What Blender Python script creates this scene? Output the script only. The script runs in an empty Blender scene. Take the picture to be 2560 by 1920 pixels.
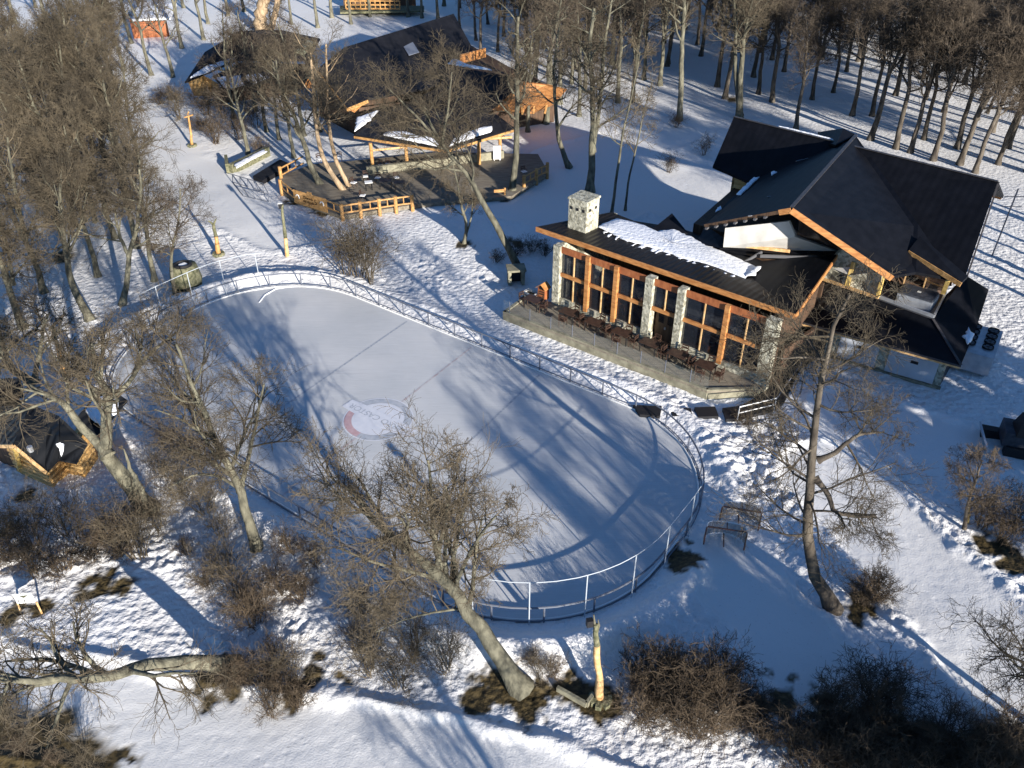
import bpy, math, random
import numpy as np
from mathutils import Vector, Matrix
R = math.radians
scene = bpy.context.scene
C = scene.collection
random.seed(7)

# ------------------------------------------------------------------ camera
H = 30.0; FPX = 2100.0; PITCH = R(35)
cam = bpy.data.cameras.new("camera"); co = bpy.data.objects.new("camera", cam); C.objects.link(co)
co.location = (0, 0, H); co.rotation_euler = (R(90) - PITCH, 0, 0)
cam.sensor_width = 36.0; cam.lens = 36.0 * FPX / 2560.0; cam.clip_end = 2000
scene.camera = co
# ------------------------------------------------------------------ sky and sun
SUN_EL = R(14.5); SUN_AZ = R(149)        # azimuth measured from +Y towards +X
w = bpy.data.worlds.new("World"); scene.world = w; w.use_nodes = True
nt = w.node_tree; bg = nt.nodes["Background"]
sky = nt.nodes.new("ShaderNodeTexSky"); sky.sky_type = 'NISHITA'; sky.sun_disc = False
sky.sun_elevation = SUN_EL; sky.sun_rotation = SUN_AZ; sky.altitude = 300; sky.air_density = 1.0; sky.dust_density = 0.1; sky.ozone_density = 3.0
wb = nt.nodes.new("ShaderNodeMix"); wb.data_type = 'RGBA'; wb.blend_type = 'MULTIPLY'; wb.inputs["Factor"].default_value = 1.0; wb.inputs[7].default_value = (0.74, 0.95, 1.18, 1)   # daylight white balance
nt.links.new(sky.outputs[0], wb.inputs[6]); nt.links.new(wb.outputs[2], bg.inputs[0]); bg.inputs[1].default_value = 0.072
sl = bpy.data.lights.new("sun", 'SUN'); sl.energy = 5.0; sl.angle = R(0.5); sl.color = (1.0, 0.93, 0.84)
so = bpy.data.objects.new("sun", sl); C.objects.link(so)
sd = Vector((math.sin(SUN_AZ) * math.cos(SUN_EL), math.cos(SUN_AZ) * math.cos(SUN_EL), math.sin(SUN_EL)))
so.rotation_euler = sd.to_track_quat('Z', 'Y').to_euler(); so.location = (60, -60, 60)
scene.view_settings.view_transform = 'Standard'; scene.view_settings.look = 'None'
scene.view_settings.exposure = 1.05; scene.view_settings.gamma = 1.0

# ------------------------------------------------------------------ photo measurements -> ground coordinates
cp, sp_ = math.cos(PITCH), math.sin(PITCH)
def ray(u, v):
    x = (u - 1280) / FPX; y = (v - 960) / FPX
    return Vector((x, cp - y * sp_, -sp_ - y * cp))
def U(u, v, z=0.0):
    d = ray(u, v); t = (z - H) / d.z
    return Vector((d.x * t, d.y * t, z))
def onY(u, v, Y):
    d = ray(u, v); t = Y / d.y
    return Vector((d.x * t, Y, H + d.z * t))

# ------------------------------------------------------------------ materials
def mat(name, col, rough=0.8, col2=None, scale=6.0, bump=0.0, bscale=None, stretch=(1, 1, 1), rotz=0.0, metal=0.0, spec=0.3, detail=4, lo=0.35, hi=0.65, kind='noise', vary=0.0):
    m = bpy.data.materials.new(name); m.use_nodes = True
    n = m.node_tree.nodes; l = m.node_tree.links; b = n["Principled BSDF"]
    b.inputs["Roughness"].default_value = rough; b.inputs["Metallic"].default_value = metal
    b.inputs["Specular IOR Level"].default_value = spec
    b.inputs["Base Color"].default_value = (*col, 1)
    tc = n.new("ShaderNodeTexCoord"); mp = n.new("ShaderNodeMapping")
    mp.inputs["Scale"].default_value = stretch; mp.inputs["Rotation"].default_value = (0, 0, rotz)
    l.new(tc.outputs["Object"], mp.inputs[0])
    out = None
    if col2 is not None:
        if kind == 'voronoi':
            t = n.new("ShaderNodeTexVoronoi"); t.inputs["Scale"].default_value = scale; fac = t.outputs["Color"]
            sx = n.new("ShaderNodeSeparateColor"); l.new(fac, sx.inputs[0]); fac = sx.outputs[0]
        elif kind == 'wave':
            t = n.new("ShaderNodeTexWave"); t.inputs["Scale"].default_value = scale; t.inputs["Distortion"].default_value = 0.3
            t.inputs["Detail"].default_value = 1; fac = t.outputs["Fac"]
        else:
            t = n.new("ShaderNodeTexNoise"); t.inputs["Scale"].default_value = scale; t.inputs["Detail"].default_value = detail; fac = t.outputs["Fac"]
        l.new(mp.outputs[0], t.inputs["Vector"])
        rp = n.new("ShaderNodeValToRGB"); rp.color_ramp.elements[0].position = lo; rp.color_ramp.elements[1].position = hi
        rp.color_ramp.elements[0].color = (*col, 1); rp.color_ramp.elements[1].color = (*col2, 1)
        l.new(fac, rp.inputs[0]); out = rp.outputs[0]
        if vary > 0:
            oi = n.new("ShaderNodeObjectInfo"); hs = n.new("ShaderNodeHueSaturation")
            mr = n.new("ShaderNodeMapRange"); mr.inputs[3].default_value = 1 - vary; mr.inputs[4].default_value = 1 + vary
            l.new(oi.outputs["Random"], mr.inputs[0]); l.new(mr.outputs[0], hs.inputs["Value"]); l.new(out, hs.inputs["Color"]); out = hs.outputs[0]
        l.new(out, b.inputs["Base Color"])
    if bump > 0:
        t2 = n.new("ShaderNodeTexNoise"); t2.inputs["Scale"].default_value = bscale or scale * 2; t2.inputs["Detail"].default_value = 5
        l.new(mp.outputs[0], t2.inputs["Vector"])
        bn = n.new("ShaderNodeBump"); bn.inputs["Distance"].default_value = bump; bn.inputs["Strength"].default_value = 1
        l.new(t2.outputs["Fac"], bn.inputs["Height"]); l.new(bn.outputs[0], b.inputs["Normal"])
    return m
def ribbed(name, col, period, rotz, depth=0.03, rough=0.55, col2=None):
    m = mat(name, col, rough, col2 or tuple(c * 1.5 for c in col), 1.3, spec=0.12)
    n = m.node_tree.nodes; l = m.node_tree.links
    tc = n.new("ShaderNodeTexCoord"); mp = n.new("ShaderNodeMapping"); mp.inputs["Rotation"].default_value = (0, 0, rotz)
    wv = n.new("ShaderNodeTexWave"); wv.inputs["Scale"].default_value = 0.314 / period; wv.inputs["Distortion"].default_value = 0
    bn = n.new("ShaderNodeBump"); bn.inputs["Distance"].default_value = depth
    l.new(tc.outputs["Object"], mp.inputs[0]); l.new(mp.outputs[0], wv.inputs["Vector"]); l.new(wv.outputs["Fac"], bn.inputs["Height"])
    l.new(bn.outputs[0], n["Principled BSDF"].inputs["Normal"])
    return m
M = {}
AX = R(-40)                                   # bearing of the lodge front
M['bark'] = mat("bark_grey", (0.065, 0.062, 0.045), 0.9, (0.175, 0.165, 0.118), 3.6, bump=0.05, bscale=9, stretch=(1, 1, 0.35), vary=0.2)
M['bark_dark'] = mat("bark_dark", (0.045, 0.036, 0.028), 0.9, (0.13, 0.11, 0.085), 3.0, bump=0.03, bscale=9, stretch=(1, 1, 0.35), vary=0.2)
M['bark_warm'] = mat('bark_warm', (0.22, 0.15, 0.085), 0.9, (0.44, 0.33, 0.21), 3.0, bump=0.03, bscale=9, stretch=(1, 1, 0.35))  # orange sunlight on the deck trunks put into the colour; peeled trunk shares it
M['twig'] = mat("twig_olive", (0.056, 0.045, 0.030), 0.9, (0.132, 0.106, 0.070), 1.2, vary=0.25)
M['twig_red'] = mat("twig_brown", (0.052, 0.040, 0.029), 0.9, (0.125, 0.098, 0.070), 1.2, vary=0.25)
M['shrub'] = mat("shrub_stem", (0.050, 0.037, 0.025), 0.9, (0.135, 0.100, 0.065), 1.5, vary=0.3)
M['evergreen'] = mat("evergreen_needles", (0.02, 0.035, 0.018), 0.9, (0.04, 0.06, 0.03), 3)
M['postpaint'] = mat('pale_blue_grey_paint', (0.42, 0.46, 0.50), 0.45)
M['roof'] = ribbed("black_roof_sheet", (0.0045, 0.005, 0.007), 0.5, -AX, 0.006, 0.5)
M['roof_rib'] = ribbed("brown_ribbed_roof", (0.012, 0.010, 0.009), 0.42, -AX, 0.03, 0.45)
M['roof_far'] = ribbed("charcoal_roof", (0.010, 0.010, 0.012), 0.6, R(-20), 0.012, 0.6)
M['roof_cabin'] = ribbed("cabin_ribbed_roof", (0.010, 0.011, 0.013), 0.5, R(25), 0.05, 0.45)
M['orange'] = mat("orange_stained_wood", (0.34, 0.14, 0.045), 0.55, (0.52, 0.25, 0.09), 2.0, bump=0.006, stretch=(1, 1, 4))
M['orange_red'] = mat("red_stained_board", (0.24, 0.075, 0.028), 0.6, (0.36, 0.13, 0.05), 5.0, bump=0.006, stretch=(1, 1, .4))
M['log'] = mat("peeled_log", (0.46, 0.27, 0.11), 0.6, (0.66, 0.44, 0.22), 4.0, bump=0.01)
M['log_orange'] = mat("varnished_log", (0.34, 0.18, 0.06), 0.5, (0.54, 0.31, 0.12), 4.0, bump=0.01)
M['cabinwood'] = mat("cabin_log_wall", (0.42, 0.24, 0.08), 0.6, (0.66, 0.44, 0.19), 2.0, bump=0.04, bscale=5, stretch=(.4, .4, 4))
M['wood_dark'] = mat("dark_wood", (0.05, 0.03, 0.02), 0.7, (0.11, 0.065, 0.038), 3.0, stretch=(3, 3, .3))
M['brownmetal'] = mat("brown_furniture", (0.035, 0.02, 0.015), 0.5, (0.07, 0.04, 0.028), 3.0)
M['black'] = mat("black_metal", (0.015, 0.015, 0.017), 0.5)
M['deck'] = mat("weathered_deck_boards", (0.15, 0.13, 0.10), 0.8, (0.26, 0.225, 0.17), 3.0, bump=0.01, stretch=(0.4, 5, 1), rotz=-AX)
M['deck_old'] = mat("old_grey_deck", (0.12, 0.10, 0.075), 0.85, (0.24, 0.21, 0.16), 3.0, bump=0.02, stretch=(0.4, 4, 1), rotz=R(10))
M['stone'] = mat("pale_fieldstone", (0.20, 0.19, 0.14), 0.9, (0.50, 0.48, 0.38), 5.5, bump=0.06, bscale=6, kind='voronoi', lo=0.0, hi=0.9, detail=2)
M['stonewall'] = mat("weathered_deck_wall", (0.15, 0.14, 0.10), 0.9, (0.28, 0.265, 0.19), 2.0, bump=0.02, bscale=12)
M['moss'] = mat("mossy_stone", (0.08, 0.085, 0.045), 0.95, (0.22, 0.21, 0.13), 5.0, bump=0.05)
M['plaster'] = mat("white_plaster", (0.50, 0.49, 0.46), 0.9, (0.68, 0.66, 0.62), 0.9, bump=0.004, stretch=(1, 1, .5))
M['panel'] = mat("pale_grey_panel", (0.42, 0.45, 0.50), 0.4, (0.52, 0.55, 0.60), 1.0)
M['metal'] = mat("galvanised_metal", (0.42, 0.44, 0.47), 0.35, (0.56, 0.58, 0.6), 2, metal=0.6)
M['white'] = mat("white_paint", (0.78, 0.78, 0.76), 0.4)
M['railgrey'] = mat("grey_rail_paint", (0.13, 0.145, 0.18), 0.5)
M['yellowpost'] = mat("yellow_pine_post", (0.50, 0.34, 0.10), 0.6, (0.66, 0.48, 0.17), 3)
M['soil'] = mat("brown_soil", (0.055, 0.042, 0.02), 0.95, (0.14, 0.10, 0.04), 3, bump=0.08)
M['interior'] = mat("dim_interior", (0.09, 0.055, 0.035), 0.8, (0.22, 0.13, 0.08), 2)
M['leather'] = mat("tan_leather", (0.25, 0.10, 0.04), 0.5, (0.34, 0.16, 0.07), 3)
M['cover'] = mat("black_tub_cover", (0.03, 0.035, 0.045), 0.5, (0.06, 0.065, 0.08), 3, bump=0.02)
M['snowcap'] = mat("roof_snow", (0.80, 0.82, 0.86), 0.7, (0.88, 0.89, 0.91), 2, bump=0.06, bscale=4)
M['ladder'] = mat("grey_roof_hardware", (0.16, 0.16, 0.17), 0.4, metal=0.5)
def glass_mat():
    m = bpy.data.materials.new("window_glass"); m.use_nodes = True; n = m.node_tree.nodes; l = m.node_tree.links
    b = n["Principled BSDF"]; b.inputs["Base Color"].default_value = (0.02, 0.025, 0.035, 1); b.inputs["Roughness"].default_value = 0.04
    b.inputs["Specular IOR Level"].default_value = 0.6
    tr = n.new("ShaderNodeBsdfTransparent"); mx = n.new("ShaderNodeMixShader"); mx.inputs[0].default_value = 0.5
    l.new(b.outputs[0], mx.inputs[1]); l.new(tr.outputs[0], mx.inputs[2]); l.new(mx.outputs[0], n["Material Output"].inputs[0]); return m
M['glass'] = glass_mat()
def rail_glass():
    m = bpy.data.materials.new("balustrade_glass"); m.use_nodes = True; n = m.node_tree.nodes; l = m.node_tree.links
    b = n["Principled BSDF"]; b.inputs["Base Color"].default_value = (0.5, 0.55, 0.5, 1); b.inputs["Roughness"].default_value = 0.05
    tr = n.new("ShaderNodeBsdfTransparent"); mx = n.new("ShaderNodeMixShader"); mx.inputs[0].default_value = 0.955
    l.new(b.outputs[0], mx.inputs[1]); l.new(tr.outputs[0], mx.inputs[2]); l.new(mx.outputs[0], n["Material Output"].inputs[0]); return m
M['railglass'] = rail_glass()

# ------------------------------------------------------------------ builders
def tag(o, label=None, cat=None, group=None, kind=None):
    if label: o['label'] = label
    if cat: o['category'] = cat
    if group: o['group'] = group
    if kind: o['kind'] = kind
    return o
def empty(name, loc, label=None, cat=None, group=None):
    o = bpy.data.objects.new(name, None); C.objects.link(o); o.location = loc; o.empty_display_size = 0.3
    return tag(o, label, cat, group)
def wloc(o):
    v = Vector((0, 0, 0))
    while o is not None: v = v + o.location; o = o.parent
    return v
class MB:
    def __init__(s): s.v = []; s.f = []
    def quad(s, *p):
        i = len(s.v); s.v += [tuple(q) for q in p]; s.f.append(tuple(range(i, i + len(p)))); return s
    def slab(s, pts, t, down=Vector((0, 0, -1))):
        n = len(pts); i = len(s.v); d = Vector(down) * t
        pts = [Vector(p) for p in pts]
        ar = sum((pts[k].x * pts[(k + 1) % n].y - pts[(k + 1) % n].x * pts[k].y) for k in range(n))
        if ar < 0 and abs(down[2]) > 0.5: pts = pts[::-1]
        s.v += [tuple(p) for p in pts] + [tuple(p + d) for p in pts]
        s.f.append(tuple(range(i, i + n))); s.f.append(tuple(range(i + 2 * n - 1, i + n - 1, -1)))
        for k in range(n):
            a, b = i + k, i + (k + 1) % n; s.f.append((b, a, a + n, b + n))
        return s
    def hexa(s, b4, t4):
        i = len(s.v); s.v += [tuple(p) for p in b4] + [tuple(p) for p in t4]
        s.f += [(i + 3, i + 2, i + 1, i), (i + 4, i + 5, i + 6, i + 7)] + [(i + k, i + (k + 1) % 4, i + 4 + (k + 1) % 4, i + 4 + k) for k in range(4)]; return s
    def box(s, c, sx, sy, sz, rz=0.0):
        c = Vector(c); a = Vector((math.cos(rz), math.sin(rz), 0)) * sx / 2; b = Vector((-math.sin(rz), math.cos(rz), 0)) * sy / 2; h = Vector((0, 0, sz / 2))
        q = [-a - b, a - b, a + b, -a + b]
        return s.hexa([c + k - h for k in q], [c + k + h for k in q])
    def beam(s, p, q, w_, h_=None):
        h_ = h_ or w_; p = Vector(p); q = Vector(q); d = (q - p).normalized()
        r = Vector((0, 0, 1)) if abs(d.z) < 0.95 else Vector((0.766, -0.643, 0))
        a = d.cross(r).normalized() * w_ / 2; b = a.cross(d).normalized() * h_ / 2
        c4 = [-a - b, a - b, a + b, -a + b]
        return s.hexa([p + k for k in c4], [q + k for k in c4])
    def tube(s, pts, rad, n=8, cap=True):
        pts = [Vector(p) for p in pts]; k = len(pts)
        rads = rad if isinstance(rad, (list, tuple)) else [rad] * k
        i0 = len(s.v); prev = None
        for j, p in enumerate(pts):
            d = (pts[min(j + 1, k - 1)] - pts[max(j - 1, 0)]).normalized()
            if prev is None: a = d.orthogonal().normalized()
            else: a = (prev - d * prev.dot(d)).normalized()
            prev = a; b = d.cross(a)
            for m in range(n):
                t = 2 * math.pi * m / n; s.v.append(tuple(p + (a * math.cos(t) + b * math.sin(t)) * rads[j]))
        for j in range(k - 1):
            for m in range(n):
                a_, b_ = i0 + j * n + m, i0 + j * n + (m + 1) % n; s.f.append((a_, b_, b_ + n, a_ + n))
        if cap:
            s.f.append(tuple(range(i0 + n - 1, i0 - 1, -1))); s.f.append(tuple(range(i0 + (k - 1) * n, i0 + k * n)))
        return s
    def build(s, name, m, parent=None, smooth=False):
        me = bpy.data.meshes.new(name)
        off = wloc(parent) if parent is not None else Vector((0, 0, 0))
        me.from_pydata([(v[0] - off.x, v[1] - off.y, v[2] - off.z) for v in s.v], [], s.f); me.materials.append(m)
        if smooth: me.polygons.foreach_set("use_smooth", [True] * len(me.polygons))
        me.update()
        o = bpy.data.objects.new(name, me); C.objects.link(o)
        if parent is not None: o.parent = parent
        return o
def copy_tree(o, parent=None):
    c = o.copy(); C.objects.link(c)
    if parent is not None: c.parent = parent
    for ch in list(o.children): copy_tree(ch, c)
    return c
def wallq(mb, p, q, z0, z1, t=0.15, z1b=None):
    p = Vector((p[0], p[1], 0)); q = Vector((q[0], q[1], 0)); d = (q - p).normalized(); n = Vector((-d.y, d.x, 0)) * t
    zb = z1 if z1b is None else z1b
    Z = lambda a, z: Vector((a.x, a.y, z))
    mb.hexa([Z(p, z0), Z(q, z0), Z(q + n, z0), Z(p + n, z0)], [Z(p, z1), Z(q, zb), Z(q + n, zb), Z(p + n, z1)]); return mb

# ------------------------------------------------------------------ noise and ground
def vnoise(x, y, seed=0):
    xi = np.floor(x).astype(np.int64); yi = np.floor(y).astype(np.int64); xf = x - xi; yf = y - yi
    def h(a, b):
        n = (a * 374761393 + b * 668265263 + seed * 1442695041) & 0x7fffffff
        n = ((n ^ (n >> 13)) * 1274126177) & 0x7fffffff
        return ((n ^ (n >> 16)) & 0xffff) / 65535.0
    u = xf * xf * (3 - 2 * xf); v = yf * yf * (3 - 2 * yf)
    return (h(xi, yi) * (1 - u) + h(xi + 1, yi) * u) * (1 - v) + (h(xi, yi + 1) * (1 - u) + h(xi + 1, yi + 1) * u) * v
def fbm(x, y, s, oct_=4, seed=0):
    r = np.zeros_like(x); a = 1.0; t = 0
    for k in range(oct_):
        r += a * vnoise(x * s + 17.3 * k, y * s - 9.1 * k, seed + k); t += a; a *= 0.5; s *= 2.03
    return r / t
def polydist(x, y, pts):
    d = np.full_like(x, 1e9)
    for (ax, ay), (bx, by) in zip(pts[:-1], pts[1:]):
        dx, dy = bx - ax, by - ay; L = dx * dx + dy * dy
        t = np.clip(((x - ax) * dx + (y - ay) * dy) / L, 0, 1)
        d = np.minimum(d, np.hypot(x - ax - t * dx, y - ay - t * dy))
    return d
def G(*px): return [tuple(U(u, v)[:2]) for u, v in px]
RU = Vector((math.cos(R(-36.2)), math.sin(R(-36.2)), 0)); RN = Vector((-RU.y, RU.x, 0))
RC = (-29.9, 27.75); RHX, RHY, RR = 19.05, 8.95, 7.6
def rink_sd(x, y):
    a = np.abs(x * RU.x + y * RU.y - RC[0]) - (RHX - RR); b = np.abs(x * RN.x + y * RN.y - RC[1]) - (RHY - RR)
    return np.hypot(np.maximum(a, 0), np.maximum(b, 0)) + np.minimum(np.maximum(a, b), 0) - RR
def rink_pt(a, b, z=0.0): return Vector((RU.x * a + RN.x * b, RU.y * a + RN.y * b, z))
def rink_outline(off=0.0, step=0.5):
    hx, hy, r = RHX + off, RHY + off, RR + off; pts = []
    for cx, cy, a0 in ((1, 1, 0), (-1, 1, 90), (-1, -1, 180), (1, -1, 270)):
        for k in range(13):
            t = R(a0 + 90 * k / 12); pts.append((RC[0] + cx * (hx - r) + r * math.cos(t), RC[1] + cy * (hy - r) + r * math.sin(t)))
    P = [rink_pt(a, b) for a, b in pts]; out = []
    acc = 0; n = len(P); segs = [(P[i], P[(i + 1) % n]) for i in range(n)]
    tot = sum((b - a).length for a, b in segs); cnt = int(round(tot / step)); st = tot / cnt; nxt = 0
    for a, b in segs:
        L = (b - a).length
        while nxt < acc + L - 1e-6:
            out.append(a.lerp(b, (nxt - acc) / max(L, 1e-6))); nxt += st
        acc += L
    return out
SMOOTH = [(G((-150, 1730), (300, 1800), (700, 1862), (1100, 1935), (1500, 2050)), 1.7),
          (G((2080, 1190), (2200, 1330), (2350, 1490), (2560, 1700), (2750, 1880)), 2.3),
          (G((300, 230), (440, 400), (560, 520), (720, 580)), 3.0),
          (G((1400, 500), (1600, 430), (1750, 480)), 6.5), (G((1650, 340), (1420, 400)), 3.5),
          (G((1640, 1330), (1820, 1440), (1960, 1580), (2050, 1700)), 1.5),
          (G((2150, 1050), (2300, 1110), (2500, 1190), (2700, 1250)), 2.6)]
SOILS = [(250, 1462, .9), (300, 1470, .7), (195, 1495, .5), (210, 1480, .3), (60, 1500, .6), (20, 1540, .6), (100, 1520, .5), (540, 1700, 1.3), (580, 1720, .8), (520, 1740, .7), (470, 1620, .0), (780, 1670, .8), (840, 1690, .25),
         (870, 1700, .25), (740, 1720, .9), (1250, 1720, 1.1), (1310, 1745, 1.2), (1200, 1740, .6), (1420, 1730, .9), (1480, 1760, .8), (1530, 1750, 1.0), (2150, 1520, .9), (2180, 1535, .5), (2480, 1370, 1.2), (2540, 1400, 1.2), (2520, 1410, 1), (1180, 1765, .4),
         (70, 1240, .6), (470, 735, 1.2), (40, 1890, 2.6), (160, 1920, 1.9), (-60, 1850, 2.4), (250, 1960, 1.2), (1960, 1760, 1.2), (2060, 1800, 1.4), (2200, 1850, 1.4), (2350, 1880, 1.6), (2500, 1870, 1.6), (2100, 1900, 1.3),
         (1160, 612, .9), (735, 505, 1.0), (800, 530, 1.0), (1290, 610, .8), (1840, 248, 1.2), (1260, 500, .6), (380, 620, .6), (155, 640, 1.3), (70, 420, 1.6), (1720, 1410, .8), (1700, 1380, .7)]
def height(x, y):
    d = rink_sd(x, y)
    along = x * RN.x + y * RN.y
    near = 1 / (1 + np.exp((along - RC[1]) / 3.0))
    sm = np.ones_like(x)
    for pts, wd in SMOOTH:
        q = polydist(x, y, pts) + (fbm(x, y, .5, 3, 3) - .5) * 1.2
        sm = np.minimum(sm, np.clip((q - wd) / 1.1, 0.0, 1))
    farf = np.clip(1.7 - y / 50.0, 0.12, 1.0)
    lump = fbm(x, y, 1.9, 4, 11); lump = np.abs(lump - .5) * 2
    l2 = fbm(x, y, 2.9, 2, 31)
    z = (fbm(x, y, 0.09, 3, 5) - .5) * 0.5
    z += sm * farf * (lump * 0.27 + (l2 - .5) * 0.22) * np.clip((fbm(x, y, .28, 3, 61) - .3) * 3.2, .22, 1.35) + (1 - sm) * ((fbm(x, y, 3.0, 2, 8) - .5) * 0.025)
    # banks where a smooth track meets the rough snow
    z += 0.18 * np.exp(-((sm - .6) / .25) ** 2) * (sm < 1)
    bank = np.exp(-((d - 1.75) / 0.75) ** 2) * (0.30 + 0.38 * near) * (0.65 + 0.9 * fbm(x, y, .45, 2, 21))
    z = z * np.clip(d / 2.2, 0, 1) + bank * (d > -0.2)
    z = np.where(d < 0.12, -0.28, z)
    # mounds under the shrubs by the camera
    flat = np.clip(polydist(x, y, G((1250, 800), (1900, 980))) / 2.5 - .4, 0, 1)
    z = z * (0.25 + 0.75 * flat)
    z = z * (0.12 + 0.88 * np.clip(polydist(x, y, G((1700, 1300), (1850, 1370))) / 2.0 - .5, 0, 1))
    fl2 = np.clip(polydist(x, y, G((2050, 600), (2330, 800))) / 4 - 1.6, 0, 1); z = z * (0.2 + 0.8 * fl2)
    return z, sm
def hz(x, y):
    a, _ = height(np.array([float(x)]), np.array([float(y)])); return float(a[0])
def axis(segs):
    out = []
    for a, b, st in segs: out += list(np.arange(a, b, st))
    out.append(segs[-1][1]); return np.array(out)
xs = axis([(-1500, -120, 230), (-120, -50, 2.5), (-50, -30, .6), (-30, -17, .22), (-17, 22, .125), (22, 34, .25), (34, 60, .8), (60, 130, 3), (130, 1500, 230)])
ys = axis([(-150, 0, 25), (0, 14, 1), (14, 42, .125), (42, 60, .2), (60, 90, .45), (90, 130, 1.2), (130, 300, 12), (300, 2300, 400)])
gx, gy = np.meshgrid(xs, ys); X = gx.ravel(); Y = gy.ravel()
Z, SM = height(X, Y)
far = np.clip((np.hypot(X, Y - 50) - 90) / 60, 0, 1); Z = Z * (1 - far)
nx, ny = len(xs), len(ys)
soil = np.zeros_like(X); nz = fbm(X, Y, 1.7, 4, 77)
for u, v, r in SOILS:
    if r <= 0: continue
    c = U(u, v); dd = np.hypot(X - c.x, Y - c.y)
    soil = np.maximum(soil, np.clip(((r - dd) / max(r * .6, .3) + (nz - .5) * (3.4 if r < 1.5 else 1.3)) * 2, 0, 1) * (dd < r * 1.5))
me = bpy.data.meshes.new("snow_ground")
idx = np.arange(nx * ny).reshape(ny, nx)
F = np.stack([idx[:-1, :-1], idx[:-1, 1:], idx[1:, 1:], idx[1:, :-1]], -1).reshape(-1, 4)
me.vertices.add(nx * ny); me.vertices.foreach_set("co", np.stack([X, Y, Z - soil * 0.04], -1).ravel())
me.loops.add(F.size); me.loops.foreach_set("vertex_index", F.ravel().astype(np.int32))
me.polygons.add(len(F)); me.polygons.foreach_set("loop_start", np.arange(0, F.size, 4, dtype=np.int32)); me.polygons.foreach_set("loop_total", np.full(len(F), 4, dtype=np.int32))
me.update(calc_edges=True); me.polygons.foreach_set("use_smooth", np.ones(len(F), dtype=bool))
for nm, arr in (("soil", soil), ("rough", SM * np.clip(1.75 - Y / 55.0, 0.3, 1.0))):
    at = me.attributes.new(nm, 'FLOAT', 'POINT'); at.data.foreach_set("value", arr.astype(np.float32))
def snow_mat():
    m = bpy.data.materials.new("snow"); m.use_nodes = True; n = m.node_tree.nodes; l = m.node_tree.links; b = n["Principled BSDF"]
    b.inputs["Roughness"].default_value = 0.65; b.inputs["Specular IOR Level"].default_value = 0.25
    tc = n.new("ShaderNodeTexCoord")
    def noise(sc, det):
        t = n.new("ShaderNodeTexNoise"); t.inputs["Scale"].default_value = sc; t.inputs["Detail"].default_value = det; l.new(tc.outputs["Object"], t.inputs["Vector"]); return t
    def attr(k): a = n.new("ShaderNodeAttribute"); a.attribute_name = k; return a.outputs["Fac"]
    def mth(op, a, bb):
        t = n.new("ShaderNodeMath"); t.operation = op
        for i, q in enumerate((a, bb)):
            if isinstance(q, (int, float)): t.inputs[i].default_value = q
            else: l.new(q, t.inputs[i])
        return t.outputs[0]
    big = noise(0.35, 4); r1 = n.new("ShaderNodeValToRGB"); r1.color_ramp.elements[0].position = .3; r1.color_ramp.elements[1].position = .7
    r1.color_ramp.elements[0].color = (0.70, 0.69, 0.68, 1); r1.color_ramp.elements[1].color = (0.80, 0.80, 0.80, 1); l.new(big.outputs["Fac"], r1.inputs[0])
    # trodden tracks are a little greyer and yellower
    tr = n.new("ShaderNodeMix"); tr.data_type = 'RGBA'; l.new(attr("rough"), tr.inputs["Factor"]); tr.inputs[6].default_value = (0.71, 0.705, 0.69, 1); l.new(r1.outputs[0], tr.inputs[7])
    # wind litter specks
    sp = noise(9, 3); r2 = n.new("ShaderNodeValToRGB"); r2.color_ramp.elements[0].position = .66; r2.color_ramp.elements[1].position = .72; l.new(sp.outputs["Fac"], r2.inputs[0])
    lt = n.new("ShaderNodeMix"); lt.data_type = 'RGBA'; l.new(mth('MULTIPLY', r2.outputs[0], .35), lt.inputs["Factor"]); l.new(tr.outputs[2], lt.inputs[6]); lt.inputs[7].default_value = (0.28, 0.24, 0.19, 1)
    so_ = noise(4.0, 5); r3 = n.new("ShaderNodeValToRGB"); r3.color_ramp.elements[0].position = .35; r3.color_ramp.elements[1].position = .65
    r3.color_ramp.elements[0].color = (0.022, 0.018, 0.009, 1); r3.color_ramp.elements[1].color = (0.10, 0.072, 0.03, 1); l.new(so_.outputs["Fac"], r3.inputs[0])
    ms = n.new("ShaderNodeMix"); ms.data_type = 'RGBA'; l.new(attr("soil"), ms.inputs["Factor"]); l.new(lt.outputs[2], ms.inputs[6]); l.new(r3.outputs[0], ms.inputs[7])
    l.new(ms.outputs[2], b.inputs["Base Color"])
    n1 = noise(3.2, 5); vo = n.new("ShaderNodeTexVoronoi"); vo.feature = 'SMOOTH_F1'; vo.inputs["Scale"].default_value = 3.0; l.new(tc.outputs["Object"], vo.inputs["Vector"])
    hgt = mth('ADD', mth('MULTIPLY', n1.outputs["Fac"], 0.75), mth('MULTIPLY', vo.outputs["Distance"], -0.45))
    hgt = mth('MULTIPLY', hgt, mth('ADD', mth('MULTIPLY', attr("rough"), 0.85), 0.07))
    vp = n.new("ShaderNodeTexVoronoi"); vp.inputs["Scale"].default_value = 1.7; l.new(tc.outputs["Object"], vp.inputs["Vector"])      # footprints on the trodden tracks
    pm = n.new("ShaderNodeMapRange"); pm.inputs[1].default_value = .04; pm.inputs[2].default_value = .26; pm.inputs[3].default_value = -.05; pm.inputs[4].default_value = 0; l.new(vp.outputs["Distance"], pm.inputs[0])
    pn = noise(.6, 2); pr = n.new("ShaderNodeMapRange"); pr.inputs[1].default_value = .46; pr.inputs[2].default_value = .58; l.new(pn.outputs["Fac"], pr.inputs[0])
    hgt = mth('ADD', hgt, mth('MULTIPLY', mth('MULTIPLY', pm.outputs[0], pr.outputs[0]), mth('SUBTRACT', 1.0, attr("rough"))))
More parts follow.
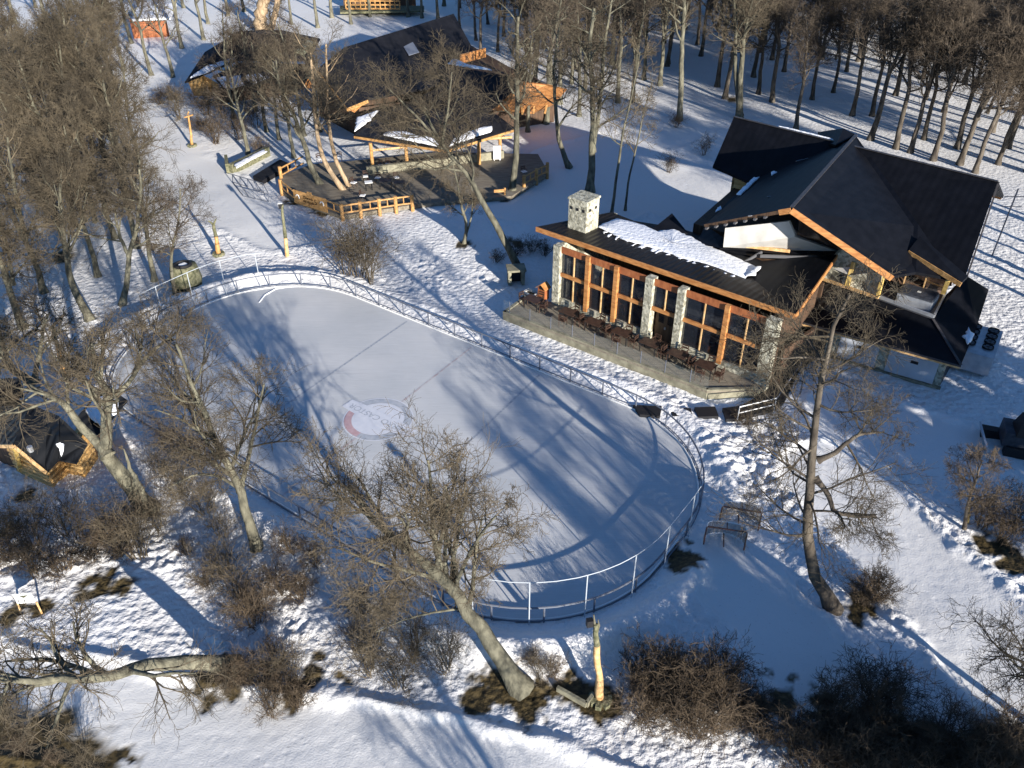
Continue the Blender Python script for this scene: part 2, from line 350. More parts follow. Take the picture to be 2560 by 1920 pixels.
    fine = noise(14, 3); hgt = mth('ADD', hgt, mth('MULTIPLY', fine.outputs["Fac"], 0.06))
    bn = n.new("ShaderNodeBump"); bn.inputs["Distance"].default_value = 0.22; bn.inputs["Strength"].default_value = 1.0
    l.new(hgt, bn.inputs["Height"]); l.new(bn.outputs[0], b.inputs["Normal"]); return m
me.materials.append(snow_mat())
ground = bpy.data.objects.new("snow_ground", me); C.objects.link(ground); tag(ground, kind='structure')

# ------------------------------------------------------------------ ice rink
def ice_mat():
    m = bpy.data.materials.new("rink_ice"); m.use_nodes = True; n = m.node_tree.nodes; l = m.node_tree.links; b = n["Principled BSDF"]
    tc = n.new("ShaderNodeTexCoord"); t = n.new("ShaderNodeTexNoise"); t.inputs["Scale"].default_value = 0.25; t.inputs["Detail"].default_value = 5; l.new(tc.outputs["Object"], t.inputs["Vector"])
    r = n.new("ShaderNodeValToRGB"); r.color_ramp.elements[0].position = .3; r.color_ramp.elements[1].position = .7
    r.color_ramp.elements[0].color = (0.48, 0.495, 0.505, 1); r.color_ramp.elements[1].color = (0.59, 0.59, 0.585, 1); l.new(t.outputs["Fac"], r.inputs[0]); l.new(r.outputs[0], b.inputs["Base Color"])
    b.inputs["Roughness"].default_value = 0.42; b.inputs["Specular IOR Level"].default_value = 0.2
    mp = n.new("ShaderNodeMapping"); mp.inputs["Rotation"].default_value = (0, 0, R(36)); mp.inputs["Scale"].default_value = (.5, 9, 1); l.new(tc.outputs["Object"], mp.inputs[0])
    t3 = n.new("ShaderNodeTexNoise"); t3.inputs["Scale"].default_value = 1.2; t3.inputs["Detail"].default_value = 6; t3.inputs["Distortion"].default_value = 1.5; l.new(mp.outputs[0], t3.inputs["Vector"])
    mx = n.new("ShaderNodeMix"); mx.data_type = 'RGBA'; mx.blend_type = 'MULTIPLY'; mx.inputs["Factor"].default_value = 1; mrr = n.new("ShaderNodeMapRange"); mrr.inputs[1].default_value = .3; mrr.inputs[2].default_value = .7; mrr.inputs[3].default_value = .93; mrr.inputs[4].default_value = 1.05
    l.new(t3.outputs["Fac"], mrr.inputs[0]); l.new(r.outputs[0], mx.inputs[6]); l.new(mrr.outputs[0], mx.inputs[7]); l.new(mx.outputs[2], b.inputs["Base Color"])
    t2 = n.new("ShaderNodeTexNoise"); t2.inputs["Scale"].default_value = 20; l.new(tc.outputs["Object"], t2.inputs["Vector"])
    bn = n.new("ShaderNodeBump"); bn.inputs["Distance"].default_value = 0.008; l.new(t2.outputs["Fac"], bn.inputs["Height"]); l.new(bn.outputs[0], b.inputs["Normal"]); return m
OUT = rink_outline(0.1, 0.5)
ice = MB().quad(*[Vector((p.x, p.y, 0.0)) for p in OUT]).build("ice", ice_mat()); tag(ice, kind='structure')
def strip(a, b, wd, z, mt, nm):
    a = Vector(a); b = Vector(b); d = (b - a).normalized(); n = Vector((-d.y, d.x, 0)) * wd / 2
    o = MB().quad(Vector((a.x, a.y, z)) - n, Vector((b.x, b.y, z)) - n, Vector((b.x, b.y, z)) + n, Vector((a.x, a.y, z)) + n).build(nm, mt); return tag(o, kind='structure')
m_line = mat("faded_blue_line", (0.28, 0.31, 0.37), 0.5, (0.48, 0.50, 0.51), 5); m_red = mat("faded_red_line", (0.42, 0.34, 0.34), 0.5, (0.51, 0.50, 0.50), 3)
for px1, px2, mt, wd in (((1015, 805), (725, 1005), m_line, .13), ((1184, 864), (845, 1130), m_red, .12), ((1330, 955), (1159, 1118), m_line, .13)):
    a = U(*px1); b = U(*px2); a_u = (a.dot(RU) + b.dot(RU)) / 2; du = (a.dot(RU) - b.dot(RU)) / (a.dot(RN) - b.dot(RN))
    f = lambda nn: rink_pt(a_u + du * (nn - (a.dot(RN) + b.dot(RN)) / 2), nn)
    strip(f(36.4), f(19.2), wd, 0.006, mt, "ice_line")
# centre emblem, faint under the ice
em_c = U(945, 1047); ex = RU; ey = RN
def emp(a, b, z): return Vector((em_c.x + ex.x * a + ey.x * b, em_c.y + ex.y * a + ey.y * b, z))
emblem = empty("ice_emblem", (em_c.x, em_c.y, 0.004), "faded round white emblem with grey ring, red arc and banner under the ice", "rink marking")
def ring(r0, r1, a0, a1, z, mt, nm, sc=1.0):
    mb = MB(); n = 40
    for k in range(n):
        t0 = R(a0 + (a1 - a0) * k / n); t1 = R(a0 + (a1 - a0) * (k + 1) / n)
        mb.quad(emp(r0 * math.cos(t0), r0 * math.sin(t0) * sc, z), emp(r1 * math.cos(t0), r1 * math.sin(t0) * sc, z), emp(r1 * math.cos(t1), r1 * math.sin(t1) * sc, z), emp(r0 * math.cos(t1), r0 * math.sin(t1) * sc, z))
    o = mb.build(nm, mt, emblem); return o
m_ew = mat("emblem_white", (0.60, 0.62, 0.67), 0.5, (0.66, 0.67, 0.71), 3); m_eg = mat("emblem_grey", (0.34, 0.37, 0.42), 0.5, (0.47, 0.49, 0.52), 3); m_er = mat("emblem_red", (0.48, 0.31, 0.32), 0.5, (0.53, 0.38, 0.39), 4)
ring(0.01, 1.55, 0, 360, 0.008, m_ew, "disc"); ring(1.58, 1.98, 0, 360, 0.008, m_eg, "grey_ring"); ring(2.0, 2.08, 0, 360, 0.008, m_ew, "white_ring")
ring(1.55, 1.97, 178, 275, 0.012, m_er, "red_arc")
bn_ = MB()
top = [(-2.6 + 5.2 * k / 16, .48 + .12 * math.sin(k / 16 * math.pi)) for k in range(17)]; bot = [(a, -b + .1) for a, b in top[::-1]]
bn_.quad(*[emp(a, b, 0.016) for a, b in top[::-1]] + [emp(a, b, 0.016) for a, b in bot[::-1]]); bn_.build("banner", m_ew, emblem)
def text_mesh(s, size, name, mt, parent, origin, xdir, updir, extrude=0.0, align='CENTER'):
    cu = bpy.data.curves.new(name, 'FONT'); cu.body = s; cu.size = size; cu.align_x = align; cu.align_y = 'CENTER'; cu.extrude = extrude
    to = bpy.data.objects.new(name + "_tmp", cu); C.objects.link(to)
    dg = bpy.context.evaluated_depsgraph_get(); m_ = bpy.data.meshes.new_from_object(to.evaluated_get(dg)); bpy.data.objects.remove(to)
    xdir = Vector(xdir).normalized(); updir = Vector(updir).normalized(); zd = xdir.cross(updir)
    off = wloc(parent) if parent is not None else Vector((0, 0, 0))
    for v in m_.vertices: v.co = Vector(origin) + xdir * v.co.x + updir * v.co.y + zd * v.co.z - off
    m_.materials.clear(); m_.materials.append(mt)
    o = bpy.data.objects.new(name, m_); C.objects.link(o)
    if parent is not None: o.parent = parent
    return o
text_mesh("CERRO CASTOR", 0.62, "lettering", m_eg, emblem, emp(0, 0.03, 0.02), -RU, -RN)
# skating scar left by a sprinkler on the ice
m_ew2 = mat("hoar_frost", (0.74, 0.75, 0.78), 0.6)
arc = []
for k, (u, v) in enumerate([(648, 756), (662, 738), (690, 722), (720, 717), (770, 715), (800, 718)]): arc.append(U(u, v, 0.01))
tag(MB().tube(arc, 0.05, 5).build("frost_ridge", M['snowcap']), "curved white frost ridge on the ice at the rink's far end", "frost ridge")

# ------------------------------------------------------------------ rink fence
fence = empty("rink_fence", rink_pt(RC[0], RC[1], 0), "grey metal rail fence around the oval ice rink with tall net posts at both ends", "fence")
FO = rink_outline(0.22, 2.35)
postm = MB()
for i, p in enumerate(FO):
    MB().beam((p.x, p.y, -0.2), (p.x, p.y, 1.0), 0.065).build("post", M['railgrey'], fence)
F5 = rink_outline(0.22, 0.4)
gate_a = min(range(len(F5)), key=lambda i: (F5[i] - U(1600, 1035)).length)
rail = MB()
rail.tube([Vector((p.x, p.y, 0.98)) for p in F5] + [Vector((F5[0].x, F5[0].y, 0.98))], 0.048, 6); rail.build("top_rail", M['railgrey'], fence)
MB().tube([Vector((p.x, p.y, 0.10)) for p in F5] + [Vector((F5[0].x, F5[0].y, 0.10))], 0.03, 6).build("bottom_rail", M['railgrey'], fence)
MB().tube([Vector((p.x, p.y, 0.03)) for p in rink_outline(0.05, .5)] , 0.05, 6).build("kickboard", M['white'], fence)
def net_posts(sel, hgt_):
    pts = [p for p in rink_outline(0.34, 2.5) if sel(p)]
    c = sum(pts, Vector()) / len(pts); cc = rink_pt(RC[0], RC[1])
    pts.sort(key=lambda p: math.atan2((p - cc).dot(RN), abs((p - cc).dot(RU))))
    for p in pts: MB().tube([(p.x, p.y, -0.1), (p.x, p.y, hgt_)], 0.028, 6).build("net_post", M['postpaint'], fence)
    fine = [p for p in rink_outline(0.34, 0.5) if sel(p)]; fine.sort(key=lambda p: math.atan2((p - cc).dot(RN), abs((p - cc).dot(RU))))
    MB().tube([(p.x, p.y, hgt_) for p in fine], 0.024, 6).build("net_rail", M['postpaint'], fence)
net_posts(lambda p: p.dot(RU) > RC[0] + RHX - 5.5 and p.dot(RN) < 31.5, 2.75)
net_posts(lambda p: p.dot(RU) < RC[0] - RHX + 3.2 and 24 < p.dot(RN) < 34.3, 2.75)
# leaning wooden braces along the snowy side
for k in range(1, 12):
    p = rink_pt(-46 + k * 2.6, RC[1] + RHY + .25); q = p + RN * 0.75
    MB().beam((p.x, p.y, .9), (q.x, q.y, .0), 0.045).build("brace", M['railgrey'], fence)

# ------------------------------------------------------------------ lodge restaurant
DZ = 0.6
F0 = U(1382, 756, DZ); F1 = U(1908, 962, DZ)
ax = (F1 - F0).normalized(); ay = Vector((-ax.y, ax.x, 0)); FL = (F1 - F0).length
def L(a, b, z): return F0 + ax * a + ay * b + Vector((0, 0, z - DZ))
ang = math.atan2(ax.y, ax.x)
rest = empty("restaurant_building", F0 + ax * FL / 2, "single storey glass fronted restaurant with orange fascia and brown ribbed roof by the rink", "restaurant")
EZ = 5.35
A_ = U(1340, 567, EZ + .1); B_ = U(1990, 786, EZ + .1); D_ = U(1529, 530, EZ - .35); Cc = U(1872, 688, EZ - .35); E_ = U(2094, 636, EZ + .5); Fp = U(1905, 652, EZ - .2)
Dm = U(1700, 600, EZ - .4)
frontroof = MB().slab([A_, B_, Cc, Dm, D_], 0.16).build("front_roof", M['roof_rib'], rest)
sideroof = MB().slab([B_ + Vector((0, 0, .0)), E_, Fp, Cc], 0.16).build("side_roof", M['roof'], rest)
backroof = MB().slab([Cc + Vector((0, 0, -.02)), Fp, U(1790, 600, EZ - .9), U(1700, 570, EZ - .9), Dm], 0.12).build("back_roof", M['roof'], rest)
MB().slab([Dm + Vector((0, 0, -.03)), U(1700, 570, EZ - .9), U(1585, 552, EZ - .5), D_ ], 0.1).build("back_roof", M['roof'], rest)
MB().slab([U(1618, 583, EZ - .3), U(1720, 582, EZ - .3), U(1680, 533, EZ + .3)], .1).build("roof_peak", M['roof'], rest)
fa = MB(); fa.beam(A_ + Vector((0, 0, -.17)), B_ + Vector((0, 0, -.17)), .07, .34); fa.beam(B_ + Vector((0, 0, -.17)), E_ + Vector((0, 0, -.17)), .07, .34); fa.build("fascia", M['orange'], rest)
# snow on the roof
def snow_patch(pts, th, parent, seed=1, nm="roof_snow"):
    rng = random.Random(seed); c = sum((Vector(p) for p in pts), Vector()) / len(pts); ed = []
    n = len(pts)
    for i in range(n):
        a, b = Vector(pts[i]), Vector(pts[(i + 1) % n]); k = max(2, int((b - a).length / .25))
        for j in range(k):
            q = a.lerp(b, j / k); ed.append(q + (q - c).normalized() * rng.uniform(-.14, .10))
    mb = MB(); m_ = len(ed); up = Vector((0, 0, th)); rings = [(1.0, 0.01), (.97, .7), (.85, 1.0), (.5, 1.15), (.02, 1.2)]
    for s_, h_ in rings:
        for q in ed: mb.v.append(tuple(c.lerp(q, s_) + up * h_ * rng.uniform(.85, 1.15)))
    for r_ in range(len(rings) - 1):
        for j in range(m_): mb.f.append((r_ * m_ + j, r_ * m_ + (j + 1) % m_, (r_ + 1) * m_ + (j + 1) % m_, (r_ + 1) * m_ + j))
    ar = sum(ed[k].x * ed[(k + 1) % m_].y - ed[(k + 1) % m_].x * ed[k].y for k in range(m_))
    if ar < 0: mb.f = [f[::-1] for f in mb.f]
    return mb.build(nm, M['snowcap'], parent, smooth=True)
snow_patch([U(1492, 566, EZ - .03), U(1560, 600, EZ - .02), U(1640, 622, EZ - .08), U(1700, 645, EZ - .1), U(1775, 664, EZ - .16), U(1865, 697, EZ - .18), U(1890, 668, EZ - .22), U(1790, 622, EZ - .3), U(1685, 573, EZ - .3), U(1640, 578, EZ - .3), U(1600, 560, EZ - .3), U(1540, 546, EZ - .2)], .10, frontroof, 3)
for k in range(16):      # melt fingers running down the ribs
    q = U(1510, 578, EZ - .03).lerp(U(1850, 694, EZ - .13), (k + random.random() * .6) / 16); ln = random.uniform(.25, .8); wd = random.uniform(.10, .22)
    snow_patch([q - ax * wd, q + ax * wd, q + ax * wd * .6 - ay * ln, q - ax * wd * .6 - ay * ln], .04, frontroof, 200 + k)
snow_patch([U(1862, 692, EZ - .15), U(1890, 690, EZ - .1), U(1902, 668, EZ - .1), U(1885, 668, EZ - .1)], .10, frontroof, 4)
# chimney: stone stack standing on the left end of the roof
ch0 = U(1457, 569, 5.3); ch0.z = 0; cw, cd = 1.5, 1.5
chim = MB().box((ch0.x, ch0.y, 3.75), cw, cd, 7.5, ang).build("chimney", M['stone'], rest)
cap = MB().box((ch0.x, ch0.y, 7.55), cw + .12, cd + .12, .14, ang).build("chimney_cap", M['stone'], chim)
vv = MB()
for a, b in ((-.5, 0), (0, 0), (.5, 0)):
    q = ch0 + ax * a - ay * (cd / 2 + .01); vv.box((q.x, q.y, 6.9), .2, .04, .2, ang)
for b in (-.35, .35):
    q = ch0 + ax * (cw / 2 + .01) + ay * b; vv.box((q.x, q.y, 6.9), .04, .2, .2, ang)
vv.build("vent_holes", M['black'], chim)
# walls and facade
GZ0, GZ1 = DZ + .55, EZ - .75
def P(a, b, z): return L(a, b, z)
def bxl(mb, a0, a1, b0, b1, z0, z1):
    return mb.hexa([P(a0, b0, z0), P(a1, b0, z0), P(a1, b1, z0), P(a0, b1, z0)], [P(a0, b0, z1), P(a1, b0, z1), P(a1, b1, z1), P(a0, b1, z1)])
K = FL
door0, door1 = .497 * K, .598 * K
bxl(MB(), .3, door0, 0, .3, DZ - .6, GZ0).build("stone_base", M['stone'], rest); bxl(MB(), door1, K - .35, 0, .3, DZ - .6, GZ0).build("stone_base", M['stone'], rest)
for a, wd in ((0.0, .55), (.455 * K, .55), (.60 * K, .5), (K - .55, .75)):
    bxl(MB(), a, a + wd, -.14, .45, DZ - .6, EZ - .25).build("stone_pillar", M['stone'], rest)
for a in (.165 * K, .305 * K, .80 * K):
    bxl(MB(), a, a + .30, -.10, .2, GZ0 - .25, EZ - .3).build("timber_post", M['orange'], rest)
bays = [(.55, .165 * K), (.165 * K + .3, .305 * K), (.305 * K + .3, .455 * K), (.455 * K + .55, .60 * K), (.60 * K + .5, .80 * K), (.80 * K + .3, K - .55)]
for i, (a0, a1) in enumerate(bays):
    bxl(MB(), a0 + .003, a1 - .003, .06, .14, GZ1, EZ - .28).build("header_board", M['orange_red'], rest)
    zt = (GZ0 + GZ1) / 2 + .1
    isd = (i == 3); z0 = zt if isd else GZ0
    win = bxl(MB(), a0 + .003, a1 - .003, .17, .19, z0, GZ1 - .003).build("window", M['glass'], rest)
    bxl(MB(), a0 + .003, a1 - .003, .02, .16, zt - .12, zt + .12).build("transom", M['orange'], win)
    am = (a0 + a1) / 2
    mm = MB(); bxl(mm, am - .035, am + .035, .08, .165, zt + .12, GZ1)
    if not isd: bxl(mm, am - .035, am + .035, .08, .165, GZ0, zt - .12)
    mm.build("mullion", M['log'], win)
    if isd:
        d = bxl(MB(), a0 + .15, a1 - .05, .5, .58, DZ, zt - .15).build("door", M['wood_dark'], rest)
        hp = bxl(MB(), a0 + .35, a0 + .75, .48, .5, DZ + 1.3, DZ + 2.0); bxl(hp, a1 - .75, a1 - .35, .48, .5, DZ + 1.3, DZ + 2.0); hp.build("door_pane", M['glass'], d)
        bxl(MB(), am - .05, am + .05, .44, .5, DZ + .9, DZ + 1.05).build("door_handle", M['metal'], d)
# side, back and inside
sw = MB(); wallq(sw, L(0, .45, 0), L(0, 7.3, 0), 0, EZ - .4, -.25); sw.build("side_wall", M['stone'], rest)
bw = MB(); wallq(bw, L(0, 7.3, 0), L(K, 7.3, 0), 0, EZ - .75, -.2); bw.build("back_wall", M['wood_dark'], rest)
rw = MB(); wallq(rw, L(K + .1, .45, 0), L(K + .1, 6.0, 0), 0, EZ - .15, .2); rw.build("end_wall", M['wood_dark'], rest)
bxl(MB(), .3, K, .35, 7.2, DZ - .1, DZ).build("inner_floor", M['interior'], rest)
for k, (a, b) in enumerate(((1.6, 1.4), (3.4, 1.9), (4.6, 1.3), (6.7, 1.6), (11.5, 1.5), (13.6, 1.4), (15.2, 1.5), (12.6, 3.0), (5.6, 3.2))):
    q = L(a, b, DZ); t = empty("tub_chair", q, ["tan tub chair behind the left restaurant window", "tan tub chair behind the second restaurant window", "tan tub chair beside the first orange post indoors", "tan tub chair behind the third restaurant window", "tan tub chair right of the restaurant door indoors", "tan tub chair behind the window with orange post right of the door", "round orange chair behind the rightmost restaurant window", "tan chair deeper in the room right of the door", "tan chair deeper in the room behind the second orange post"][k], "armchair", "tub chairs inside the restaurant")
    MB().tube([q + Vector((0, 0, .003)), q + Vector((0, 0, .42))], [.34, .38], 12).build("seat", M['leather'], t)
    bk = MB()
    for j in range(9):
        t0 = R(20 + j * 22); p_ = q + ax * .40 * math.cos(t0) + ay * .40 * math.sin(t0); bk.box((p_.x, p_.y, DZ + .62), .2, .1, .4, ang + t0 + R(90))
    bk.build("backrest", M['leather'], t)
# roof clutter in the valley between the two buildings
MB().beam(U(1900, 640, 5.4), U(2095, 645, 5.5), .14, .18).build("valley_gutter", M['ladder'], rest)
MB().beam(U(1862, 655, 5.0), U(1905, 630, 5.5), .1, .16).build("valley_gutter", M['ladder'], rest)

# deck terrace
dk = empty("terrace", L(K / 2, -2, 0), "grey plank terrace on a low weathered wall in front of the restaurant", "terrace")
DP = [U(1257, 781, DZ), U(1767, 978, DZ), U(1895, 975, DZ), L(K + .1, -.01, DZ), L(-.05, -.01, DZ), U(1312, 742, DZ)]
MB().slab(DP, 0.12).build("deck_boards", M['deck'], dk)
rw = MB(); ring_ = DP[:3] + [L(K + .1, -.3, DZ)]
for p, q in ((DP[5], DP[0]), (DP[0], DP[1]), (DP[1], DP[2]), (DP[2], DP[3])):
    wallq(rw, p, q, -.35, DZ - .125, .25)
rw.build("retaining_wall", M['stonewall'], dk)
kb = MB()
for p, q in ((DP[5], DP[0]), (DP[0], DP[1]), (DP[1], DP[2])): wallq(kb, p, q, DZ + .004, DZ + .10, .22)
kb.build("kerb", M['stonewall'], dk)
for k in range(9):
    p = DP[0].lerp(DP[1], (k + .3) / 9) + ay * .1; MB().beam((p.x, p.y, DZ), (p.x, p.y, DZ + 1.0), .035).build("rail_post", M['railgrey'], dk)
p, q = DP[0] + ay * .1, DP[1] + ay * .1
g_ = MB(); wallq(g_, p, q, DZ + .15, DZ + .95, .012); g_.build("glass_balustrade", M['railglass'], dk)
# table and chairs
def make_table(q, rz, label, group, m_top, wx=1.25, wy=.8, z=DZ):
    t = empty("outdoor_table", q, label, "table", group)
    MB().box((q.x, q.y, z + .73), wx, wy, .05, rz).build("tabletop", m_top, t)
    for sx in (-1, 1):
        for sy in (-1, 1):
            a = Vector((math.cos(rz), math.sin(rz), 0)); b = Vector((-a.y, a.x, 0)); p_ = q + a * sx * (wx / 2 - .08) + b * sy * (wy / 2 - .08)
            MB().beam((p_.x, p_.y, z), (p_.x, p_.y, z + .705), .05).build("leg", M['black'], t)
    return t
def make_chair(z, m_seat, m_back, m_leg):
    t = empty("outdoor_chair", (0, 0, z))
    MB().box((0, 0, z + .45), .46, .46, .05).build("seat", m_seat, t)
    bk = MB(); bk.box((0, .225, z + .88), .46, .04, .08); bk.box((0, .225, z + .70), .46, .04, .10)
    for sx in (-.21, .21): bk.box((sx, .225, z + .70), .035, .05, .44)
    bk.build("backrest", m_back, t)
    for sx in (-.2, .2):
        for sy in (-.2, .2): MB().beam((sx, sy, z), (sx, sy, z + .425), .04).build("leg", m_leg, t)
        MB().beam((sx * 1.15, -.2, z + .66), (sx * 1.15, .2, z + .66), .045).build("armrest", m_leg, t)
    return t
seat_lit = mat("pale_seat_top", (0.30, 0.28, 0.26), 0.5, (0.42, 0.40, 0.37), 3)
ch_proto = make_chair(DZ, M['brownmetal'], M['brownmetal'], M['brownmetal'])
tables = [(1332, 771), (1420, 803), (1484, 829), (1552, 855), (1622, 881), (1691, 909), (1759, 937)]
ordn = ["leftmost", "second", "third", "fourth", "fifth", "sixth", "rightmost"]
first = True
for i, (u, v) in enumerate(tables):
    q = U(u, v, DZ); q = q + ay * .05
    make_table(q, ang, f"{ordn[i]} dark brown table of the row on the restaurant terrace", "tables on the restaurant terrace", M['brownmetal'])
    for j, (a, b, rz, nm) in enumerate(((0.0, .72, 0, "on the window side of"), (-.88, 0, 90, "at the left end of"), (.88, 0, -90, "at the right end of"), (.05, -.72, 180, "on the rink side of"))):
        if j == 3 and i in (0, 2, 4, 5): continue
        if j == 2 and i == 6: a = .95
        if j == 1 and i in (1, 4): continue
        c = ch_proto if first else copy_tree(ch_proto); first = False
        c.location = q + ax * a + ay * b; c.rotation_euler.z = ang + R(rz + random.uniform(-14, 14))
        tag(c, f"brown slatted chair {nm} the {ordn[i]} terrace table", "chair", "chairs on the restaurant terrace")

# ------------------------------------------------------------------ main lodge
lodge = empty("lodge_building", U(2150, 700, 0), "large two storey lodge with steep black gabled roofs and orange bargeboards", "lodge")
zr, ze = 9.6, 6.2
P1 = U(1835, 292, zr); P5 = U(2494, 454, zr); P2 = U(1782, 415, ze + .3); P6 = U(2414, 690, ze - .6)
RJ = U(2138, 347, zr + .02)
back = MB().slab([P1, P5, P6, P2], .18).build("rear_roof", M['roof'], lodge)
MB().slab([P5 + Vector((.1, .1, 0)), P1 + Vector((.1, .1, 0)), P1 + Vector((3.2, 4.0, -2.6)), P5 + Vector((3.2, 4.0, -2.6))], .18).build("rear_roof", M['roof'], lodge)
snow_patch([P1.lerp(P5, .18) + Vector((.1, .15, 0)), P1.lerp(P5, .42) + Vector((.1, .15, 0)), P1.lerp(P5, .40) + Vector((.55, .7, -.3)), P1.lerp(P5, .2) + Vector((.5, .6, -.3))], .12, back, 9)
MB().slab([U(2045, 330, zr - .6), U(2108, 321, zr + .55), RJ + Vector((0, 0, .3)), U(2090, 362, zr + .1), U(2060, 355, zr - .3)], .15).build("hip_cap", M['roof'], lodge)
Fg = U(1979, 519, zr + .3); Lg = U(1762, 561, 7.3); Lb = U(1897, 444, 7.0); Rg = U(2232, 690, 6.3)
MB().slab([Fg, RJ + Vector((0, 0, .25)), U(2050, 372, 8.9), Lb, U(1830, 494, 7.15), Lg], .18).build("front_gable_roof", M['roof'], lodge)
MB().slab([Fg + Vector((0, 0, -.02)), Rg, U(2290, 680, 6.2), U(2385, 697, 6.0), U(2295, 560, 7.6), RJ + Vector((0, 0, .23))], .18).build("front_gable_roof", M['roof'], lodge)
bb = MB(); bb.beam(Fg + Vector((0, 0, -.18)), Rg + Vector((0, 0, -.18)), .09, .36); bb.beam(Fg + Vector((0, 0, -.18)), Fg.lerp(Lg, .13) + Vector((0, 0, -.16)), .09, .34); bb.build("bargeboard", M['orange'], lodge)
MB().beam(Lg + Vector((0, 0, -.1)), Fg.lerp(Lg, .13) + Vector((0, 0, -.14)), .08, .22).build("eave_board", M['wood_dark'], lodge)
# rafter tails on the left eave
for k in range(7):
    q = Lg.lerp(Fg, .04 + k * .115) + Vector((0, 0, -.28)); MB().box(q - ay * .06, .14, .3, .12, ang).build("rafter_tail", M['ladder'], lodge)
# plaster gable wall, set back under the roof edge
w1 = U(1813, 570, 6.9); w2 = U(1972, 553, 8.2); w3 = U(1990, 592, 7.0); w4 = U(2090, 628, 5.6); w5 = U(1970, 626, 5.3); w6 = U(1808, 618, 5.3)
pw = MB().slab([w1, w2, w3, w4, w5, w6], .2, down=ay).build("plaster_gable", M['plaster'], lodge)
MB().beam(U(1865, 615, 5.5), U(1975, 628, 5.5), .12, .2).build("ledge", M['log'], lodge)
# recessed dark glazing right of the plaster
dg_ = MB().quad(U(1990, 540, 8.6) , U(1986, 592, 7.1), U(2090, 628, 5.7), U(2112, 612, 6.9)).build("gable_glazing", M['glass'], lodge)
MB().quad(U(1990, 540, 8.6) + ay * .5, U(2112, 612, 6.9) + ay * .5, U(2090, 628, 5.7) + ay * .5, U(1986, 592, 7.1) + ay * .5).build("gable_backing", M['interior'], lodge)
sb = MB().slab([U(2092, 628, 5.6), U(2118, 612, 6.6), U(2206, 682, 6.0), U(2196, 745, 4.0), U(2055, 700, 4.0), U(2060, 668, 4.8)], .25, down=ay).build("stone_gable_wall", M['stone'], lodge)
MB().slab([U(2092, 632, 5.6), U(2133, 655, 5.6), U(2118, 685, 4.9), U(2078, 668, 4.9)], .06, down=-ay).build("plaster_panel", M['plaster'], lodge)
MB().beam(U(2136, 655, 5.7), U(2118, 716, 4.1), .32, .26).build("pine_post", M['yellowpost'], lodge)
MB().beam(U(2210, 682, 5.9), U(2194, 742, 4.1), .22, .2).build("pine_post", M['yellowpost'], lodge)
MB().beam(U(2056, 697, 4.1), U(2196, 745, 4.1), .16, .16).build("wall_plate", M['log'], lodge)
wn = MB().slab([U(2083, 676, 4.9), U(2112, 688, 4.9), U(2104, 708, 4.2), U(2074, 697, 4.2)], .05, down=-ay * 1.2).build("window", M['glass'], lodge)
# dormer over the balcony
Dn0 = U(2272, 625, 6.9); Dn1 = U(2404, 706, 6.2)
MB().slab([Dn0, Dn1, U(2420, 690, 6.3), U(2385, 660, 6.6), U(2300, 590, 7.4)], .15).build("dormer_roof", M['roof'], lodge)
MB().beam(Dn0 + Vector((0, 0, -.16)), Dn1 + Vector((0, 0, -.16)), .09, .3).build("dormer_board", M['log_orange'], lodge)
BZ = 3.9
bwn = MB().slab([U(2255, 650, 6.2), U(2372, 705, 5.6), U(2366, 730, 4.2), U(2238, 700, 4.2)], .05, down=ay).build("balcony_window", M['glass'], lodge)
for (a, b) in (((2273, 662), (2258, 712)), ((2320, 682), (2306, 728))): MB().beam(U(*a, 5.9), U(*b, 4.2), .08, .06).build("window_frame", M['log'], bwn)
MB().beam(U(2283, 690, 4.6), U(2366, 722, 4.6), .07, .1).build("window_frame", M['log'], bwn)
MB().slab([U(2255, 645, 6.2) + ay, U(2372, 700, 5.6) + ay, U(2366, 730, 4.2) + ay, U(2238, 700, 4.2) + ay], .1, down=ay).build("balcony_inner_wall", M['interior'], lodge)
MB().beam(U(2371, 700, 5.9), U(2358, 732, 4.2), .26, .22).build("pine_post", M['yellowpost'], lodge)
bc = [U(2196, 747, BZ), U(2333, 796, BZ), U(2362, 738, BZ), U(2228, 696, BZ)]
MB().slab(bc, .12).build("balcony_floor", M['ladder'], lodge)
bp = MB()
for p, q in ((bc[0], bc[1]), (bc[1], bc[2])): bp.beam(p + Vector((0, 0, .14)), q + Vector((0, 0, .14)), .12, .2)
bp.build("balcony_parapet", M['metal'], lodge)
# lower roof round the balcony
g0 = U(1990, 800, 3.0); g1 = U(2402, 913, 3.0); g2 = U(2472, 724, 3.4); g3 = U(2414, 688, 4.4)
MB().slab([g0, g1, bc[1] + Vector((0, 0, -.08)), bc[0] + Vector((0, 0, -.06)), U(2056, 703, 3.85)], .16).build("lower_roof", M['roof'], lodge)
MB().slab([g1 + Vector((0, 0, -.02)), U(2441, 820, 3.1), g2, g3, bc[2] + Vector((0, 0, -.1)), bc[1] + Vector((0, 0, -.1))], .16).build("lower_roof", M['roof'], lodge)
MB().beam(g0 + Vector((0, 0, -.14)), g1 + Vector((0, 0, -.14)), .08, .22).build("eave_board", M['log'], lodge)
# ribbed connecting roof
MB().slab([U(2055, 702, 3.95), U(2110, 722, 3.9), U(2040, 790, 3.2), U(2000, 772, 3.2)], .05).build("ribbed_canopy", M['roof_rib'], lodge)
